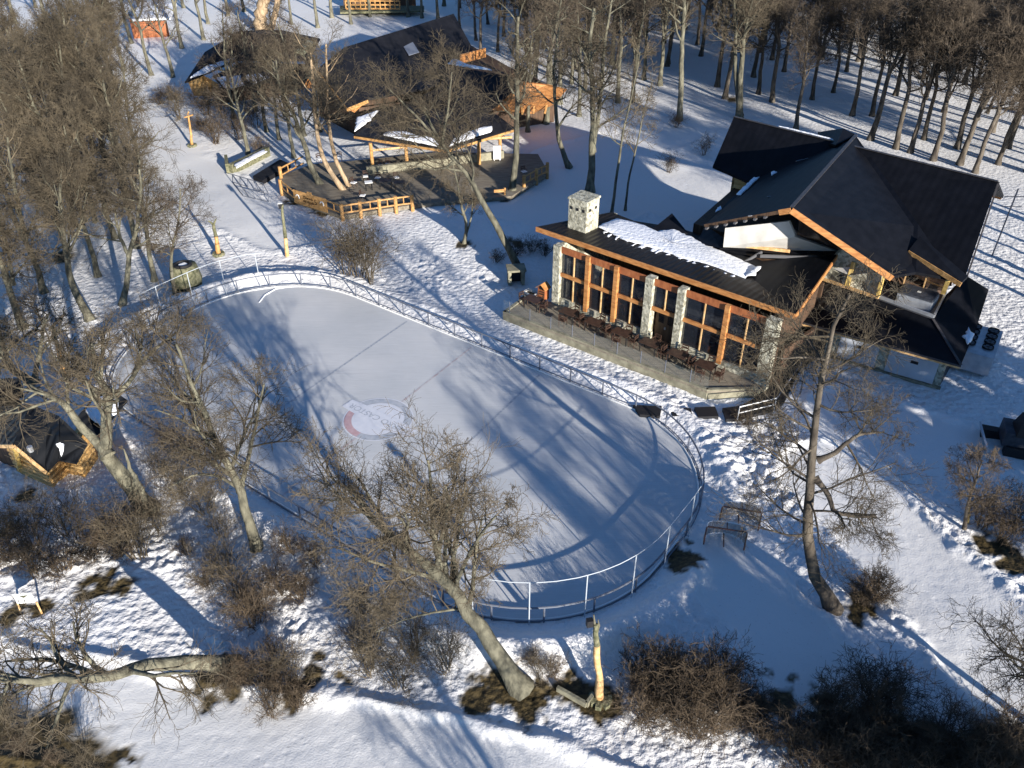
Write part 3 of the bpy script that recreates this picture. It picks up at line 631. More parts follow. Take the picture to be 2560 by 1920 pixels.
# garage front with two pale doors
gw0 = U(2060, 893, 0); gw1 = U(2345, 975, 0); gd = (gw1 - gw0).normalized(); gn = Vector((-gd.y, gd.x, 0)); GL = (gw1 - gw0).length; ga = math.atan2(gd.y, gd.x)
def Gp(a, b, z): q = gw0 + gd * a + gn * b; return Vector((q.x, q.y, z))
def bxg(mb, a0, a1, b0, b1, z0, z1): return mb.hexa([Gp(a0, b0, z0), Gp(a1, b0, z0), Gp(a1, b1, z0), Gp(a0, b1, z0)], [Gp(a0, b0, z1), Gp(a1, b0, z1), Gp(a1, b1, z1), Gp(a0, b1, z1)])
bxg(MB(), -.3, GL, .15, .4, -.2, 2.85).build("garage_wall", M['stone'], lodge)
for (a0, a1) in ((GL * .10, GL * .44), (GL * .53, GL * .94)):
    dr = bxg(MB(), a0, a1, .04, .12, .25, 2.6).build("garage_door", M['panel'], lodge); am = (a0 + a1) / 2 + .1
    bxg(MB(), am - .22, am + .22, .015, .035, 1.3, 1.5).build("door_slot", M['black'], dr)
bxg(MB(), -.3, GL + .1, -.1, .14, -.2, .22).build("garage_sill", M['stonewall'], lodge)
gs = MB(); wallq(gs, Gp(GL, .15, 0), Gp(GL, .15, 0) + (U(2450, 830, 0) - U(2380, 960, 0)) * .9, -.2, 2.85, .2); gs.build("garage_side_wall", M['black'], lodge)
wl = MB(); wallq(wl, Gp(-.3, .2, 0), L(K + .3, 1.0, 0), -.2, 2.9, .2); wl.build("link_wall", M['wood_dark'], lodge)
# left wing wall seen under the roof
lw = MB(); a = P2.lerp(P6, .075) + ay * .9; b_ = P2.lerp(P6, .075) + ax * 5 + ay * .9; wallq(lw, a, b_, 0, ze - .05, .2); lw.build("timber_wall", M['cabinwood'], lodge)
lw = MB(); a = P2.lerp(P6, .075) + ay * .9; wallq(lw, a + ay * 5, a, 0, ze - .05, .2); lw.build("timber_wall", M['cabinwood'], lodge)
cr = MB(); cr.slab([U(1830, 560, 0), U(2380, 700, 0), U(2440, 560, 0), U(1960, 470, 0)], .3); 
core = MB(); cpts = [L(5.5, 9.2, 0), L(14.5, 9.2, 0), L(17.5, 10.5, 0), L(21, 11.5, 0), L(21, 18.5, 0), L(4.5, 18.5, 0)]
core.slab([p_ + Vector((0, 0, 5.0)) for p_ in cpts], 5.2); core.build("core_wall", M['wood_dark'], lodge)
# roof hardware
rc = mat("weathered_ridge_cap", (0.035, 0.033, 0.035), 0.45, (0.06, 0.055, 0.055), 4)
up_ = Vector((0, 0, .03)); RJu = RJ + Vector((0, 0, .27))
for a_, b_, w_ in ((Fg + up_, RJu + up_, .22), (P1 + up_, P5 + up_, .2), (g1 + up_, bc[1] + Vector((0, 0, -.04)), .16)): MB().beam(a_, b_, w_, .05).build("ridge_cap", rc, lodge)
MB().beam(g0 + Vector((0, -.06, -.05)), g1 + Vector((0, -.06, -.05)), .1, .09).build("gutter", rc, lodge)
MB().beam(P5 + Vector((.1, 0, -.05)), P6 + Vector((.1, 0, -.05)), .1, .12).build("gutter", rc, lodge)
hw = MB()
for a, b in (((1990, 403), (2062, 387)), ((1952, 460), (2002, 456)), ((2002, 456), (2035, 425)), ((1980, 430), (2040, 420)), ((1870, 540), (1945, 533)), ((1945, 533), (1958, 520)), ((1918, 492), (1980, 487))):
    za = 8.6 if a[1] < 470 else 8.75
    hw.beam(U(*a, za), U(*b, za), .07, .05)
hw.build("snow_guards", M['ladder'], lodge)
va = U(1948, 512, 8.8); MB().tube([va + Vector((0, 0, -.5)), va + Vector((0, 0, .35))], .05, 6).box(va + Vector((0, 0, -.15)), .6, .4, .08, ang).build("roof_vent", M['ladder'], lodge)
snow_patch([U(1840, 487, 7.35), U(1852, 488, 7.35), U(1898, 444, 7.3), U(1885, 444, 7.3)], .1, lodge, 12)
snow_patch([U(1787, 532, 7.45), U(1806, 520, 7.45), U(1802, 515, 7.45), U(1790, 525, 7.45)], .08, lodge, 13)
snow_patch([U(1926, 440, 8.2), U(1940, 432, 8.2), U(1938, 428, 8.2), U(1928, 432, 8.2)], .07, lodge, 14)
snow_patch([U(2408, 842, 3.25), U(2420, 822, 3.3), U(2434, 838, 3.2), U(2420, 864, 3.2)], .14, lodge, 15)
MB().slab([U(1880, 640, 5.2), U(1990, 650, 5.2), U(1985, 640, 5.3), U(2060, 632, 5.5), U(1900, 622, 5.4), U(1800, 620, 5.3), U(1790, 600, 5.3), U(1765, 560, 5.3), U(1740, 610, 5.1)], .1).build("valley_roof", M['roof'], lodge)
# covered hot tub on the balcony
tb = U(2290, 755, BZ); tub = empty("hot_tub", tb, "black covered rectangular hot tub on the lodge balcony", "hot tub")
MB().box((tb.x, tb.y, BZ + .3), 2.1, 1.5, .58, ang).build("tub_body", M['metal'], tub); MB().box((tb.x, tb.y, BZ + .66), 2.0, 1.4, .12, ang).build("tub_cover", M['cover'], tub)
MB().box((tb.x, tb.y, BZ + .73), .2, .2, .015, ang).build("cover_badge", M['plaster'], tub)
# condenser unit with eight fans
hc = U(2447, 895, 0); ha = R(50); hv = empty("condenser_unit", hc, "long grey condenser unit with two rows of four round fans behind the lodge", "condenser")
hx_, hy_ = Vector((math.cos(ha), math.sin(ha), 0)), Vector((-math.sin(ha), math.cos(ha), 0))
c0 = U(2432, 880, 1.3); c1 = U(2462, 800, 1.3); hx_ = (c1 - c0).normalized(); hy_ = Vector((-hx_.y, hx_.x, 0)); ha = math.atan2(hx_.y, hx_.x)
hcen = U(2452, 850, 1.6)
MB().box((hcen.x, hcen.y, .95), 3.9, 2.1, 1.3, ha).build("cabinet", M['metal'], hv)
for i in range(4):
    for j in (-1, 1):
        q = hcen + hx_ * (-.75 + i * .78) + hy_ * j * .52
        fn = MB().tube([(q.x, q.y, 1.6), (q.x, q.y, 1.72)], .34, 20, cap=False).tube([(q.x, q.y, 1.603), (q.x, q.y, 1.63)], .32, 20).build("fan_ring", M['black'], hv)
        fb = MB()
        for k in range(5):
            t0 = R(72 * k); d = Vector((math.cos(t0), math.sin(t0), 0)); e = Vector((-d.y, d.x, 0)) * .07; o_ = Vector((q.x, q.y, 1.67)); fb.slab([o_ - e, o_ + d * .28 - e * 1.4, o_ + d * .28 + e * 1.4, o_ + e], .012)
        fb.build("fan_blades", M['ladder'], fn)
for sx in (-1.6, 1.6):
    for sy in (-.8, .8): q = hcen + hx_ * sx + hy_ * sy; MB().box((q.x, q.y, .12), .15, .15, .36, ha).build("leg", M['metal'], hv)
# power pole with orange bracket behind the lodge
pp = U(2480, 640, 0); ptop = onY(2500, 495, pp.y); po = empty("utility_pole", pp, "thin dark utility pole with crossbars behind the lodge's right end", "pole")
MB().tube([pp, (pp.x + .15, pp.y, 5.6)], .06, 6).build("mast", M['railgrey'], po); c_ = MB()
for z in (4.2, 5.0): c_.beam((pp.x - .7, pp.y, z), (pp.x + .9, pp.y, z), .05)
c_.build("crossbar", M['railgrey'], po)
MB().beam(U(2478, 485, 6.0), U(2505, 492, 6.0), .3, .35).build("gable_end_beam", M['orange'], lodge)

# ------------------------------------------------------------------ small things by the terrace
q = U(1358, 746, DZ); fh = empty("firewood_hutch", q, "small orange wooden hutch with pitched roof beside the restaurant's left pillar", "wooden hutch")
MB().box((q.x, q.y, DZ + .45), .62, .5, .9, ang).build("body", M['orange_red'], fh)
r_ = MB(); a = q + Vector((0, 0, 1.25)); e = ax * .42; f_ = ay * .36
r_.slab([a - f_, a + f_, a + f_ - e - Vector((0, 0, .34)), a - f_ - e - Vector((0, 0, .34))], .05); r_.slab([a - f_, a + f_, a + f_ + e - Vector((0, 0, .34)), a - f_ + e - Vector((0, 0, .34))], .05); r_.build("roof", M['orange'], fh)
gq = q - ay * .26; MB().box((gq.x, gq.y, DZ + .92), .3, .03, .18, ang).build("opening", M['black'], fh)
q = U(1327, 742, .5); pl = empty("stone_planter", q, "pale open topped stone planter box left of the orange hutch", "planter")
mbp = MB()
for a, b, sx, sy in ((0, .3, 1.0, .1), (0, -.3, 1.0, .1), (.45, 0, .1, .5), (-.45, 0, .1, .5)): c = q + ax * a + ay * b; mbp.box((c.x, c.y, .45), sx, sy, .9, ang)
mbp.build("box", M['plaster'], pl); MB().box((q.x, q.y, .68), .8, .5, .1, ang).build("soil", M['soil'], pl)
q = U(1290, 705, 0); ov = empty("stone_fireplace", q, "square stone outdoor fireplace with black mouth at the foot of the leaning grey tree", "fireplace")
mbp = MB(); mbp.box((q.x, q.y + .35, .55), 1.25, .5, 1.1, R(8))
for sx in (-.5, .5): mbp.box((q.x + sx, q.y - .2, .55), .24, .62, 1.1, R(8))
mbp.box((q.x, q.y - .05, 1.2), 1.4, 1.15, .16, R(8)); mbp.build("stonework", M['stonewall'], ov)
MB().box((q.x, q.y + .08, .5), .76, .05, .95, R(8)).build("firebox", M['black'], ov)
# dark mats and a handrail at the rink gate
for k, (pts, lb) in enumerate(((((1583, 1012), (1655, 1015), (1650, 1040), (1600, 1036)), "dark rubber mat nearest the rink gate"), (((1672, 1019), (1727, 1020), (1732, 1041), (1682, 1039)), "second dark rubber mat from the rink gate"),
                              (((1736, 1018), (1788, 1016), (1797, 1040), (1745, 1042)), "third dark rubber mat from the rink gate"), (((1806, 1020), (1850, 1014), (1848, 1045), (1815, 1048)), "dark rubber mat next to the white handrail"))):
    tag(MB().slab([U(*p_, .2) for p_ in pts], .25).build("rubber_mat", M['black']), lb, "mat", "mats on the snow by the rink gate")
ram = empty("entrance_ramp", U(1890, 1015, 0), "dark sunken ramp between the terrace corner and the white handrail", "ramp")
MB().slab([U(1848, 1016, .22), U(1850, 1046, .22), U(1940, 1022, .22), U(1962, 1002, .22), U(2010, 905, .22), U(1960, 905, .22), U(1905, 985, .22)], .2).build("ramp_floor", M['black'], ram)
hr = empty("handrail", U(1893, 1035, 0), "white tubular handrail with two bars beside the dark ramp", "handrail")
ha0 = U(1843, 1050, .1); ha1 = U(1934, 1028, .1); hb = U(1998, 935, .1)
MB().tube([ha0, ha0 + Vector((0, 0, .95)), ha1 + Vector((0, 0, .95)), ha1], .04, 8).build("frame", M['white'], hr)
MB().tube([ha0 + Vector((0, 0, .5)), ha1 + Vector((0, 0, .5))], .03, 8).build("lower_bar", M['white'], hr)
MB().tube([ha1 + Vector((0, 0, .9)), hb + Vector((0, 0, .9)), hb], .035, 8).build("side_bar", M['railgrey'], hr)

# ------------------------------------------------------------------ hockey goals
def make_goal(q, rz, label):
    t = empty("hockey_goal", q, label, "hockey goal", "hockey goals parked on the snow"); c, s_ = math.cos(rz), math.sin(rz)
    W = lambda x, y, z: Vector((q.x + x * c - y * s_, q.y + x * s_ + y * c, q.z + z))
    MB().tube([W(-.95, 0, 0), W(-.95, 0, 1.1), W(-.9, 0, 1.2), W(.9, 0, 1.2), W(.95, 0, 1.1), W(.95, 0, 0)], .035, 8).build("front_frame", M['orange_red'] if 0 else mat_goal, t)
    arc_ = [W(1.0 * math.cos(R(a)), .95 * abs(math.sin(R(a))) ** .7, .03) for a in range(0, 181, 12)]
    MB().tube(arc_, .035, 6).build("base_frame", M['white'], t)
    arc2 = [W(.93 * math.cos(R(a)), .5 * abs(math.sin(R(a))) ** .5, 1.2) for a in range(0, 181, 12)]
    MB().tube(arc2, .03, 6).build("top_frame", M['white'], t)
    MB().beam(W(0, 0, .03), W(0, .92, .03), .05).beam(W(0, 0, 1.2), W(0, .5, 1.2), .04).build("centre_bar", mat_goal, t)
    nt_ = MB()
    for k in range(15): nt_.beam(arc_[k], arc2[k], .04)
    for z in range(1, 9):
        f0 = z / 9
        for k in range(15): nt_.beam(arc_[k].lerp(arc2[k], f0), arc_[k + 1].lerp(arc2[k + 1], f0), .04)
    for k in range(2, 14): nt_.beam(arc2[k], Vector((arc2[k].x + s_ * .0, arc2[k].y, arc2[k].z)).lerp(W(.93 * math.cos(R(k * 12)), 0, 1.2), 1), .018)
    for y_ in (.08, .16, .24, .32, .40): nt_.beam(W(-.9, y_, 1.2), W(.9, y_, 1.2), .028)
    nt_.build("net", mat_net, t); return t
mat_goal = mat("worn_goal_pipe", (0.10, 0.045, 0.035), 0.5, (0.2, 0.09, 0.06), 5); mat_net = mat("grey_goal_net", (0.42, 0.40, 0.38), 0.9)
def ongr(u, v, e=.02):
    q = U(u, v); z_ = max(hz(q.x + a, q.y + b) for a in (-.8, 0, .8) for b in (-.2, .5)); return Vector((q.x, q.y, z_ + e))
make_goal(ongr(1808, 1372), R(-12), "hockey goal standing nearer the camera of the two beside the rink"); make_goal(ongr(1845, 1322), R(-14), "hockey goal standing behind the other one, closer to the lodge")

# ------------------------------------------------------------------ lamp posts of peeled logs
def log_post(px, top_px, label, head=True, r=.13, stump=False, mt='log', greeny=.0, base=True):
    b = U(*px); tp = onY(*top_px, b.y); t = empty("log_lamp_post", b, label, "lamp post"); n = 9; pts = []; rad = []
    rr = random.Random(px[0])
    for k in range(n):
        f = k / (n - 1); p_ = b.lerp(tp, f) + Vector((rr.uniform(-.05, .05), rr.uniform(-.05, .05), 0)); pts.append(p_); rad.append(r * (1.25 - .55 * f) * rr.uniform(.88, 1.12))
    pts[0] = b + Vector((0, 0, -.1)); k = max(3, int(n * (1 - greeny)))
    MB().tube(pts[:k], rad[:k], 9).build("log_shaft", M[mt], t, smooth=True)
    if k < n: MB().tube(pts[k - 1:], [q * 1.01 for q in rad[k - 1:]], 9).build("mossy_top", M['moss'], t, smooth=True)
    if head:
        h = pts[-1] + Vector((-.16, 0, -.1)); lm = MB().box(h, .30, .26, .42, .2).build("lantern", M['black'], t); MB().box(h + Vector((0.0, -.03, .22)), .34, .22, .03, .2).build("lantern_top", M['white'], lm)
    if base:
        bs = MB()
        for k in range(7):
            t0 = R(51 * k); bs.box(b + Vector((.32 * math.cos(t0), .32 * math.sin(t0), .08)), .3, .24, .3, t0)
        bs.build("stone_footing", M['moss'], t)
    return t
log_post((718, 642), (705, 512), "tall slim peeled log lamp post with black lantern between sign and rink", greeny=.45, base=False)
p2 = log_post((547, 638), (534, 562), "stubby orange log post with forked mossy top near the rink's far end", head=False, mt='log_orange', greeny=.25, r=.16)
tp = onY(534, 562, U(547, 638).y); MB().tube([tp, tp + Vector((-.35, 0, .35))], [.1, .05], 6).tube([tp, tp + Vector((.3, 0, .5))], [.1, .05], 6).build("fork", M['moss'], p2)
p3 = log_post((481, 366), (472, 290), "orange log post with small crossed top beside the upper snowy path", head=False, mt='log_orange', r=.13)
tp = onY(472, 290, U(481, 366).y); MB().beam(tp + Vector((-.5, 0, -.15)), tp + Vector((.45, 0, .12)), .12).beam(tp + Vector((-.1, 0, .1)), tp + Vector((.1, 0, .45)), .12).build("crosspiece", M['log_orange'], p3)
p4 = log_post((1500, 1752), (1488, 1560), "tall crooked peeled log lamp post in front of the rink by the camera", greeny=.12, r=.14, head=False)
tp = onY(1490, 1575, U(1500, 1752).y); MB().tube([tp + Vector((.05, 0, -.5)), tp + Vector((-.06, 0, .25)), tp + Vector((-.12, .1, .75))], [.09, .06, .025], 6).tube([tp + Vector((0, 0, -.3)), tp + Vector((.10, 0, .25)), tp + Vector((.04, 0, .6))], [.07, .045, .015], 6).build("splintered_top", M['bark'], p4, smooth=True)
MB().box(tp + Vector((-.26, 0, .42)), .24, .2, .34, .2).build("lantern", M['black'], p4)
p5 = log_post((162, 938), (130, 815), "slanted orange log post with split dark top beside the small cabin", head=False, mt='log_orange', r=.13, greeny=.3, base=False)
tp = onY(130, 815, U(162, 938).y); MB().beam(tp + Vector((-.25, 0, -.25)), tp + Vector((.95, .2, .75)), .16).build("crosspiece", M['bark_dark'], p5)
log_post((2420, 1310), (2424, 1262), "short yellow post at the foot of the small tree on the right", head=False, mt='yellowpost', r=.06, base=False)
# timber corner kerb at the crooked post
tk = empty("timber_kerb", U(1465, 1765, 0), "grey L shaped timber kerb at the foot of the crooked log lamp post", "kerb")
MB().beam(U(1393, 1722, .12), U(1466, 1763, .12), .14, .34).beam(U(1466, 1763, .12), U(1484, 1738, .12), .14, .34).build("timbers", M['stonewall'], tk)
MB().slab([U(1405, 1722, .1), U(1466, 1752, .1), U(1480, 1735, .1), U(1440, 1738, .1)], .1).build("bare_earth", M['soil'], tk)

# dark basket planter with snow, beside the far rink end
q = U(470, 715, 0); bs = empty("wicker_bin", q, "dark green round woven bin with snow inside behind the rink's far corner", "bin")
MB().tube([q + Vector((0, 0, -.1)), q + Vector((0, 0, .6)), q + Vector((0, 0, 1.7))], [1.0, 1.15, .95], 18).build("drum", M['moss'], bs, smooth=True)
MB().tube([q + Vector((.55 * math.cos(R(a)), .5 * math.sin(R(a)), 1.76)) for a in range(0, 361, 20)], .15, 6).build("rim", M['black'], bs)
MB().tube([q + Vector((0, 0, 1.66)), q + Vector((0, 0, 1.8))], [.42, .3], 12).build("snow_fill", M['snowcap'], bs)
# folded metal frame on the snow by the upper deck
fr = empty("metal_frame", U(625, 485, 0), "open dark metal frame lying on the snow left of the sign", "metal frame"); a = [U(582, 455, .05), U(658, 478, .05), U(672, 505, .05), U(608, 490, .05)]; b = [p_ + Vector((.1, 0, .75)) for p_ in a]
mb = MB()
for k in range(4):
    mb.beam(a[k], a[(k + 1) % 4], .055); mb.beam(b[k], b[(k + 1) % 4], .055); mb.beam(a[k], b[k], .055)
for f in (.25, .5, .75): mb.beam(a[0].lerp(a[1], f), a[3].lerp(a[2], f), .045); mb.beam(b[0].lerp(b[1], f), b[3].lerp(b[2], f), .045); mb.beam(a[0].lerp(a[1], f), b[0].lerp(b[1], f), .045); mb.beam(a[3].lerp(a[2], f), b[3].lerp(b[2], f - .2), .045)
mb.build("bars", M['railgrey'], fr)
# information panel lower left
q = U(60, 1505, 0); ib = empty("information_board", q, "small white information board tilted on the snow at the lower left", "information board")
pan = [U(29, 1486, .75), U(78, 1482, 1.05), U(90, 1504, .75), U(42, 1508, .45)]
MB().slab(pan, .05).build("panel", M['white'], ib); MB().slab([pan[0].lerp(pan[2], .3) + Vector((0, 0, .01)), pan[1].lerp(pan[3], .22) + Vector((0, 0, .01)), pan[1].lerp(pan[3], .5) + Vector((0, 0, .01)), pan[0].lerp(pan[2], .5) + Vector((0, 0, .01))], .008).build("printed_strip", M['moss'], ib)
for p_ in (pan[2], pan[3]): MB().beam((p_.x, p_.y, -.1), (p_.x, p_.y, p_.z - .03), .07).build("leg", M['log'], ib)

# ------------------------------------------------------------------ snow groomer on the right edge
q = U(2530, 1140, 0); sg = empty("snow_groomer", q, "dark snow vehicle parked in the shade, cut by the photo's right edge", "snow vehicle")
MB().box((q.x + .8, q.y + .5, 1.0), 2.6, 1.5, .9, R(-20)).build("body", M['cover'], sg)
MB().hexa([Vector((q.x - .3, q.y - .1, 1.4)), Vector((q.x + 1.0, q.y - .5, 1.4)), Vector((q.x + 1.4, q.y + .8, 1.4)), Vector((q.x + .1, q.y + 1.2, 1.4))], [Vector((q.x - .1, q.y + .1, 2.3)), Vector((q.x + .9, q.y - .2, 2.3)), Vector((q.x + 1.2, q.y + .7, 2.3)), Vector((q.x + .3, q.y + 1.0, 2.3))]).build("cab", M['black'], sg)
for sy in (-.8, .8):
    MB().box((q.x + .8 - sy * .34, q.y + .5 + sy, .32), 3.2, .5, .62, R(-20)).build("track", M['black'], sg)
MB().slab([Vector((q.x - 1.9, q.y - .4, .9)), Vector((q.x - 1.6, q.y - .5, .1)), Vector((q.x - .9, q.y + 1.9, .1)), Vector((q.x - 1.2, q.y + 2.0, .9))], .1, down=Vector((1, -.3, 0))).build("blade", M['metal'], sg)
MB().box((q.x + .9, q.y + .4, 1.47), .5, .4, .02, R(-20)).build("roof_marking", M['snowcap'], sg)

# ------------------------------------------------------------------ cabin lower left
cb = empty("log_cabin", U(130, 1200, 0), "small honey coloured log cabin with black ribbed roof at the left edge", "cabin")
rz_ = 3.3
ca = U(32, 1112, rz_ + .6); cbp = U(115, 1180, rz_ - .7); cc = U(145, 1148, rz_ - .5); cd_ = U(190, 1157, rz_ - .7); ce = U(218, 1107, rz_ - .45); cf = U(148, 1040, rz_ + .8); cg = U(75, 1010, rz_ + .9); r0 = U(148, 1095, rz_ + .55)
MB().slab([ca, cbp, cc, r0, cf, cg], .12).build("roof", M['roof_cabin'], cb)
MB().slab([r0 + Vector((0, 0, -.02)), cc, cd_, ce, cf], .12).build("roof", M['roof_cabin'], cb)
MB().slab([ca, cg, U(-40, 1020, rz_ - .3), U(-30, 1115, rz_ - .5)], .12).build("roof", M['roof_cabin'], cb)
v = MB(); v.beam(ca + Vector((0, 0, -.08)), cbp + Vector((0, 0, -.08)), .08, .2); v.beam(ca + Vector((0, 0, -.08)), U(-30, 1115, rz_ - .5), .08, .2); v.build("bargeboard", M['log'], cb)
base_ = [U(52, 1180, 0), U(135, 1216, 0), U(172, 1182, 0), U(212, 1191, 0), U(238, 1152, 0)]
tops = [2.6, 2.3, 2.4, 2.3, 2.5]
for k in range(4):
    wq = MB(); p_, q_ = base_[k], base_[k + 1]
    wallq(wq, p_, q_, -.1, tops[k], .2, tops[k + 1]); wq.build("log_wall", M['cabinwood'], cb)
    lg = MB(); d_ = (q_ - p_).normalized(); nn = Vector((d_.y, -d_.x, 0)) * .02
    for j in range(8): z = .12 + j * .29; lg.tube([Vector((p_.x, p_.y, z)) + nn - d_ * .12, Vector((q_.x, q_.y, z)) + nn + d_ * .12], .13, 7)
    lg.build("log_course", M['cabinwood'], cb)
wq = MB(); wallq(wq, U(-30, 1140, 0), base_[0], -.1, 2.4, .15); wq.build("porch_wall", M['wood_dark'], cb)
MB().beam(U(36, 1120, 3.0), U(52, 1178, 0), .2).build("porch_post", M['yellowpost'], cb)
MB().tube([U(78, 1128, 3.35), U(78, 1128, 3.35) + Vector((0, 0, .3))], .14, 8).build("flue", M['metal'], cb)
snow_patch([U(140, 1114, 3.55), U(150, 1102, 3.6), U(160, 1112, 3.45), U(153, 1138, 3.1)], .1, cb, 33)
MB().slab([U(190, 1045, 2.7), U(240, 1092, 2.3), U(318, 1000, 2.4), U(262, 960, 2.9)], .12).build("lean_to_roof", M['roof_cabin'], cb)
snow_patch([U(213, 1030, 2.85), U(252, 1066, 2.6), U(300, 1030, 2.55), U(288, 985, 2.7), U(240, 1000, 2.85)], .16, cb, 34)
wq = MB(); wallq(wq, base_[4], U(285, 1115, 0), -.1, 2.2, .15); wq.build("lean_to_wall", M['wood_dark'], cb)
cb2 = empty("hut", U(10, 1010, 0), "dark ribbed roof hut mostly hidden by branches above the log cabin", "hut")
MB().slab([U(-40, 1000, 2.4), U(60, 990, 2.4), U(50, 945, 2.9), U(-40, 950, 2.9)], .12).build("roof", M['roof_cabin'], cb2); wq = MB(); wallq(wq, U(-40, 1035, 0), U(55, 1025, 0), -.1, 2.2, .2); wq.build("wall", M['wood_dark'], cb2)

# ------------------------------------------------------------------ upper left chalets
def hut_walls(mb, pts, z, t=.2):
    for p_, q_ in zip(pts[:-1], pts[1:]): wallq(mb, p_, q_, -.1, z, t)
    return mb
ch = empty("chalet_complex", U(1000, 260, 0), "large chalet with broad charcoal roofs and orange timber gables above the log railed deck", "chalet")
ra = [U(861, 118, 7.2), U(1134, 34, 8.2), U(1186, 128, 5.6), U(1118, 160, 5.4), U(1095, 215, 4.6), U(919, 247, 4.4), U(868, 268, 4.2), U(793, 172, 6.0)]
MB().slab([ra[0], ra[1], ra[2], ra[3], ra[4], ra[5], ra[6], ra[7]], .2).build("main_roof", M['roof_far'], ch)
MB().slab([ra[0] + Vector((0, .1, -.05)), ra[1] + Vector((0, .1, -.05)), ra[1] + Vector((-1, 7, -3.8)), ra[0] + Vector((-1, 7, -3.8))], .2).build("rear_roof", M['roof_far'], ch)
MB().slab([U(990, 85, 7.3), U(1015, 78, 7.4), U(1048, 130, 6.3), U(1022, 138, 6.2)], .06).build("skylight", M['railgrey'], ch)
gb = MB(); gb.beam(ra[7] + Vector((0, 0, -.25)), ra[6] + Vector((0, 0, -.25)), .12, .3); gb.beam(ra[6] + Vector((0, 0, -.25)), ra[5] + Vector((0, 0, -.25)), .12, .34); gb.build("bargeboard", M['log_orange'], ch)
MB().slab([U(862, 268, 4.0), U(886, 282, 3.3), U(920, 250, 3.8), U(900, 252, 4.2)], .2, down=Vector((0, 1, 0))).build("gable_panel", M['orange'], ch)
MB().slab([U(757, 220, 4.0), U(779, 180, 5.6), U(808, 224, 4.0)], .15, down=Vector((0, 1, 0))).build("gable_panel", M['orange'], ch)
MB().slab([U(778, 182, 5.7), U(812, 228, 4.1), U(866, 268, 4.1), U(800, 172, 5.8)], .12).build("gable_roof", M['roof_far'], ch)
MB().slab([U(1100, 215, 5.0), U(1115, 165, 6.2), U(1230, 182, 6.2), U(1310, 200, 6.0), U(1222, 278, 3.8), U(1190, 300, 3.4), U(1010, 262, 3.4)], .18).build("side_roof", M['roof_far'], ch)
snow_patch([U(1117, 160, 5.9), U(1135, 148, 6.0), U(1165, 166, 6.3), U(1230, 176, 6.3), U(1185, 172, 6.2)], .15, ch, 41)
ow = MB().slab([U(1225, 274, 3.2), U(1305, 204, 5.9), U(1372, 212, 5.6), U(1418, 224, 4.9), U(1384, 262, 2.6), U(1330, 285, 1.6)], .2, down=Vector((0, 1, 0))).build("timber_gable", M['orange'], ch)
lt = MB()
for f in (.2, .4, .6, .8): lt.beam(U(1225 + 190 * f, 272 - 55 * min(f * 1.6, 1), 4.4) + Vector((0, -.1, 0)), U(1250 + 140 * f, 284, 2.0) + Vector((0, -.1, 0)), .16)
lt.build("gable_strut", M['log_orange'], ch)
db = MB(); wallq(db, U(1155, 155, 4.4), U(1216, 132, 4.4), 5.0, 6.1, .2); db = MB(); d0, d1 = U(1150, 160, 5.0), U(1215, 143, 5.0); db.hexa([d0, d1, d1 + Vector((0, .3, 0)), d0 + Vector((0, .3, 0))], [d0 + Vector((0, 0, 1.0)), d1 + Vector((0, 0, 1.0)), d1 + Vector((0, .3, 1.0)), d0 + Vector((0, .3, 1.0))]); dmr = db.build("dormer_wall", M['orange'], ch)
dw = MB()
for f in (.25, .5, .75): c = d0.lerp(d1, f) + Vector((0, -.03, .5)); MB().box(c, .32, .05, .5, math.atan2(d1.y - d0.y, d1.x - d0.x)).build("window", M['glass'], dmr)
hut_walls(MB(), [U(800, 290, 0), U(905, 345, 0), U(1080, 320, 0), U(1230, 330, 0), U(1385, 305, 0), U(1300, 230, 0)], 3.2).build("wall", M['wood_dark'], ch)
core = MB().slab([p_ + Vector((0, 0, 3.4)) for p_ in (U(830, 290, 0), U(900, 330, 0), U(1060, 300, 0), U(1220, 310, 0), U(1290, 250, 0), U(1130, 150, 0), U(880, 200, 0))], 3.5).build("core_wall", M['wood_dark'], ch)
# pavilion
pv = empty("pavilion", U(1080, 390, 0), "open log post pavilion with snow edged hip roof on the upper deck", "pavilion")
pz = 3.1; pA = U(885, 337, pz); pB = U(1115, 373, pz); pC = U(1287, 320, pz); pT1 = U(1010, 262, pz + 1.4); pT2 = U(1175, 285, pz + 1.4); pD = U(948, 272, pz + .5)
MB().slab([pA, pB, pT2, pT1, pD], .14).build("roof", M['roof_far'], pv); MB().slab([pB + Vector((0, 0, -.01)), pC, U(1240, 285, pz + .9), pT2], .14).build("roof", M['roof_far'], pv)
MB().beam(pA + Vector((0, 0, -.22)), pB + Vector((0, 0, -.22)), .16, .22).beam(pB + Vector((0, 0, -.22)), pC + Vector((0, 0, -.22)), .16, .22).build("eave_beam", M['log_orange'], pv)
snow_patch([U(955, 338, pz + .2), U(1100, 368, pz + .1), U(1090, 348, pz + .3), U(1010, 331, pz + .3), U(970, 330, pz + .25)], .16, pv, 51)
snow_patch([U(1125, 366, pz + .1), U(1228, 330, pz + .2), U(1230, 318, pz + .3), U(1180, 322, pz + .35), U(1130, 345, pz + .3)], .16, pv, 52)
snow_patch([U(886, 330, pz + .15), U(925, 302, pz + .4), U(948, 276, pz + .6), U(892, 296, pz + .4)], .16, pv, 53)
for b_, t_ in (((931, 411), (924, 352)), ((1017, 403), (1013, 366)), ((1198, 398), (1196, 350)), ((1250, 380), (1250, 335))):
    bb_ = U(*b_, .9); MB().tube([(bb_.x, bb_.y, .4), (bb_.x, bb_.y, 3.0)], .17, 9).build("log_post", M['log_orange'], pv)
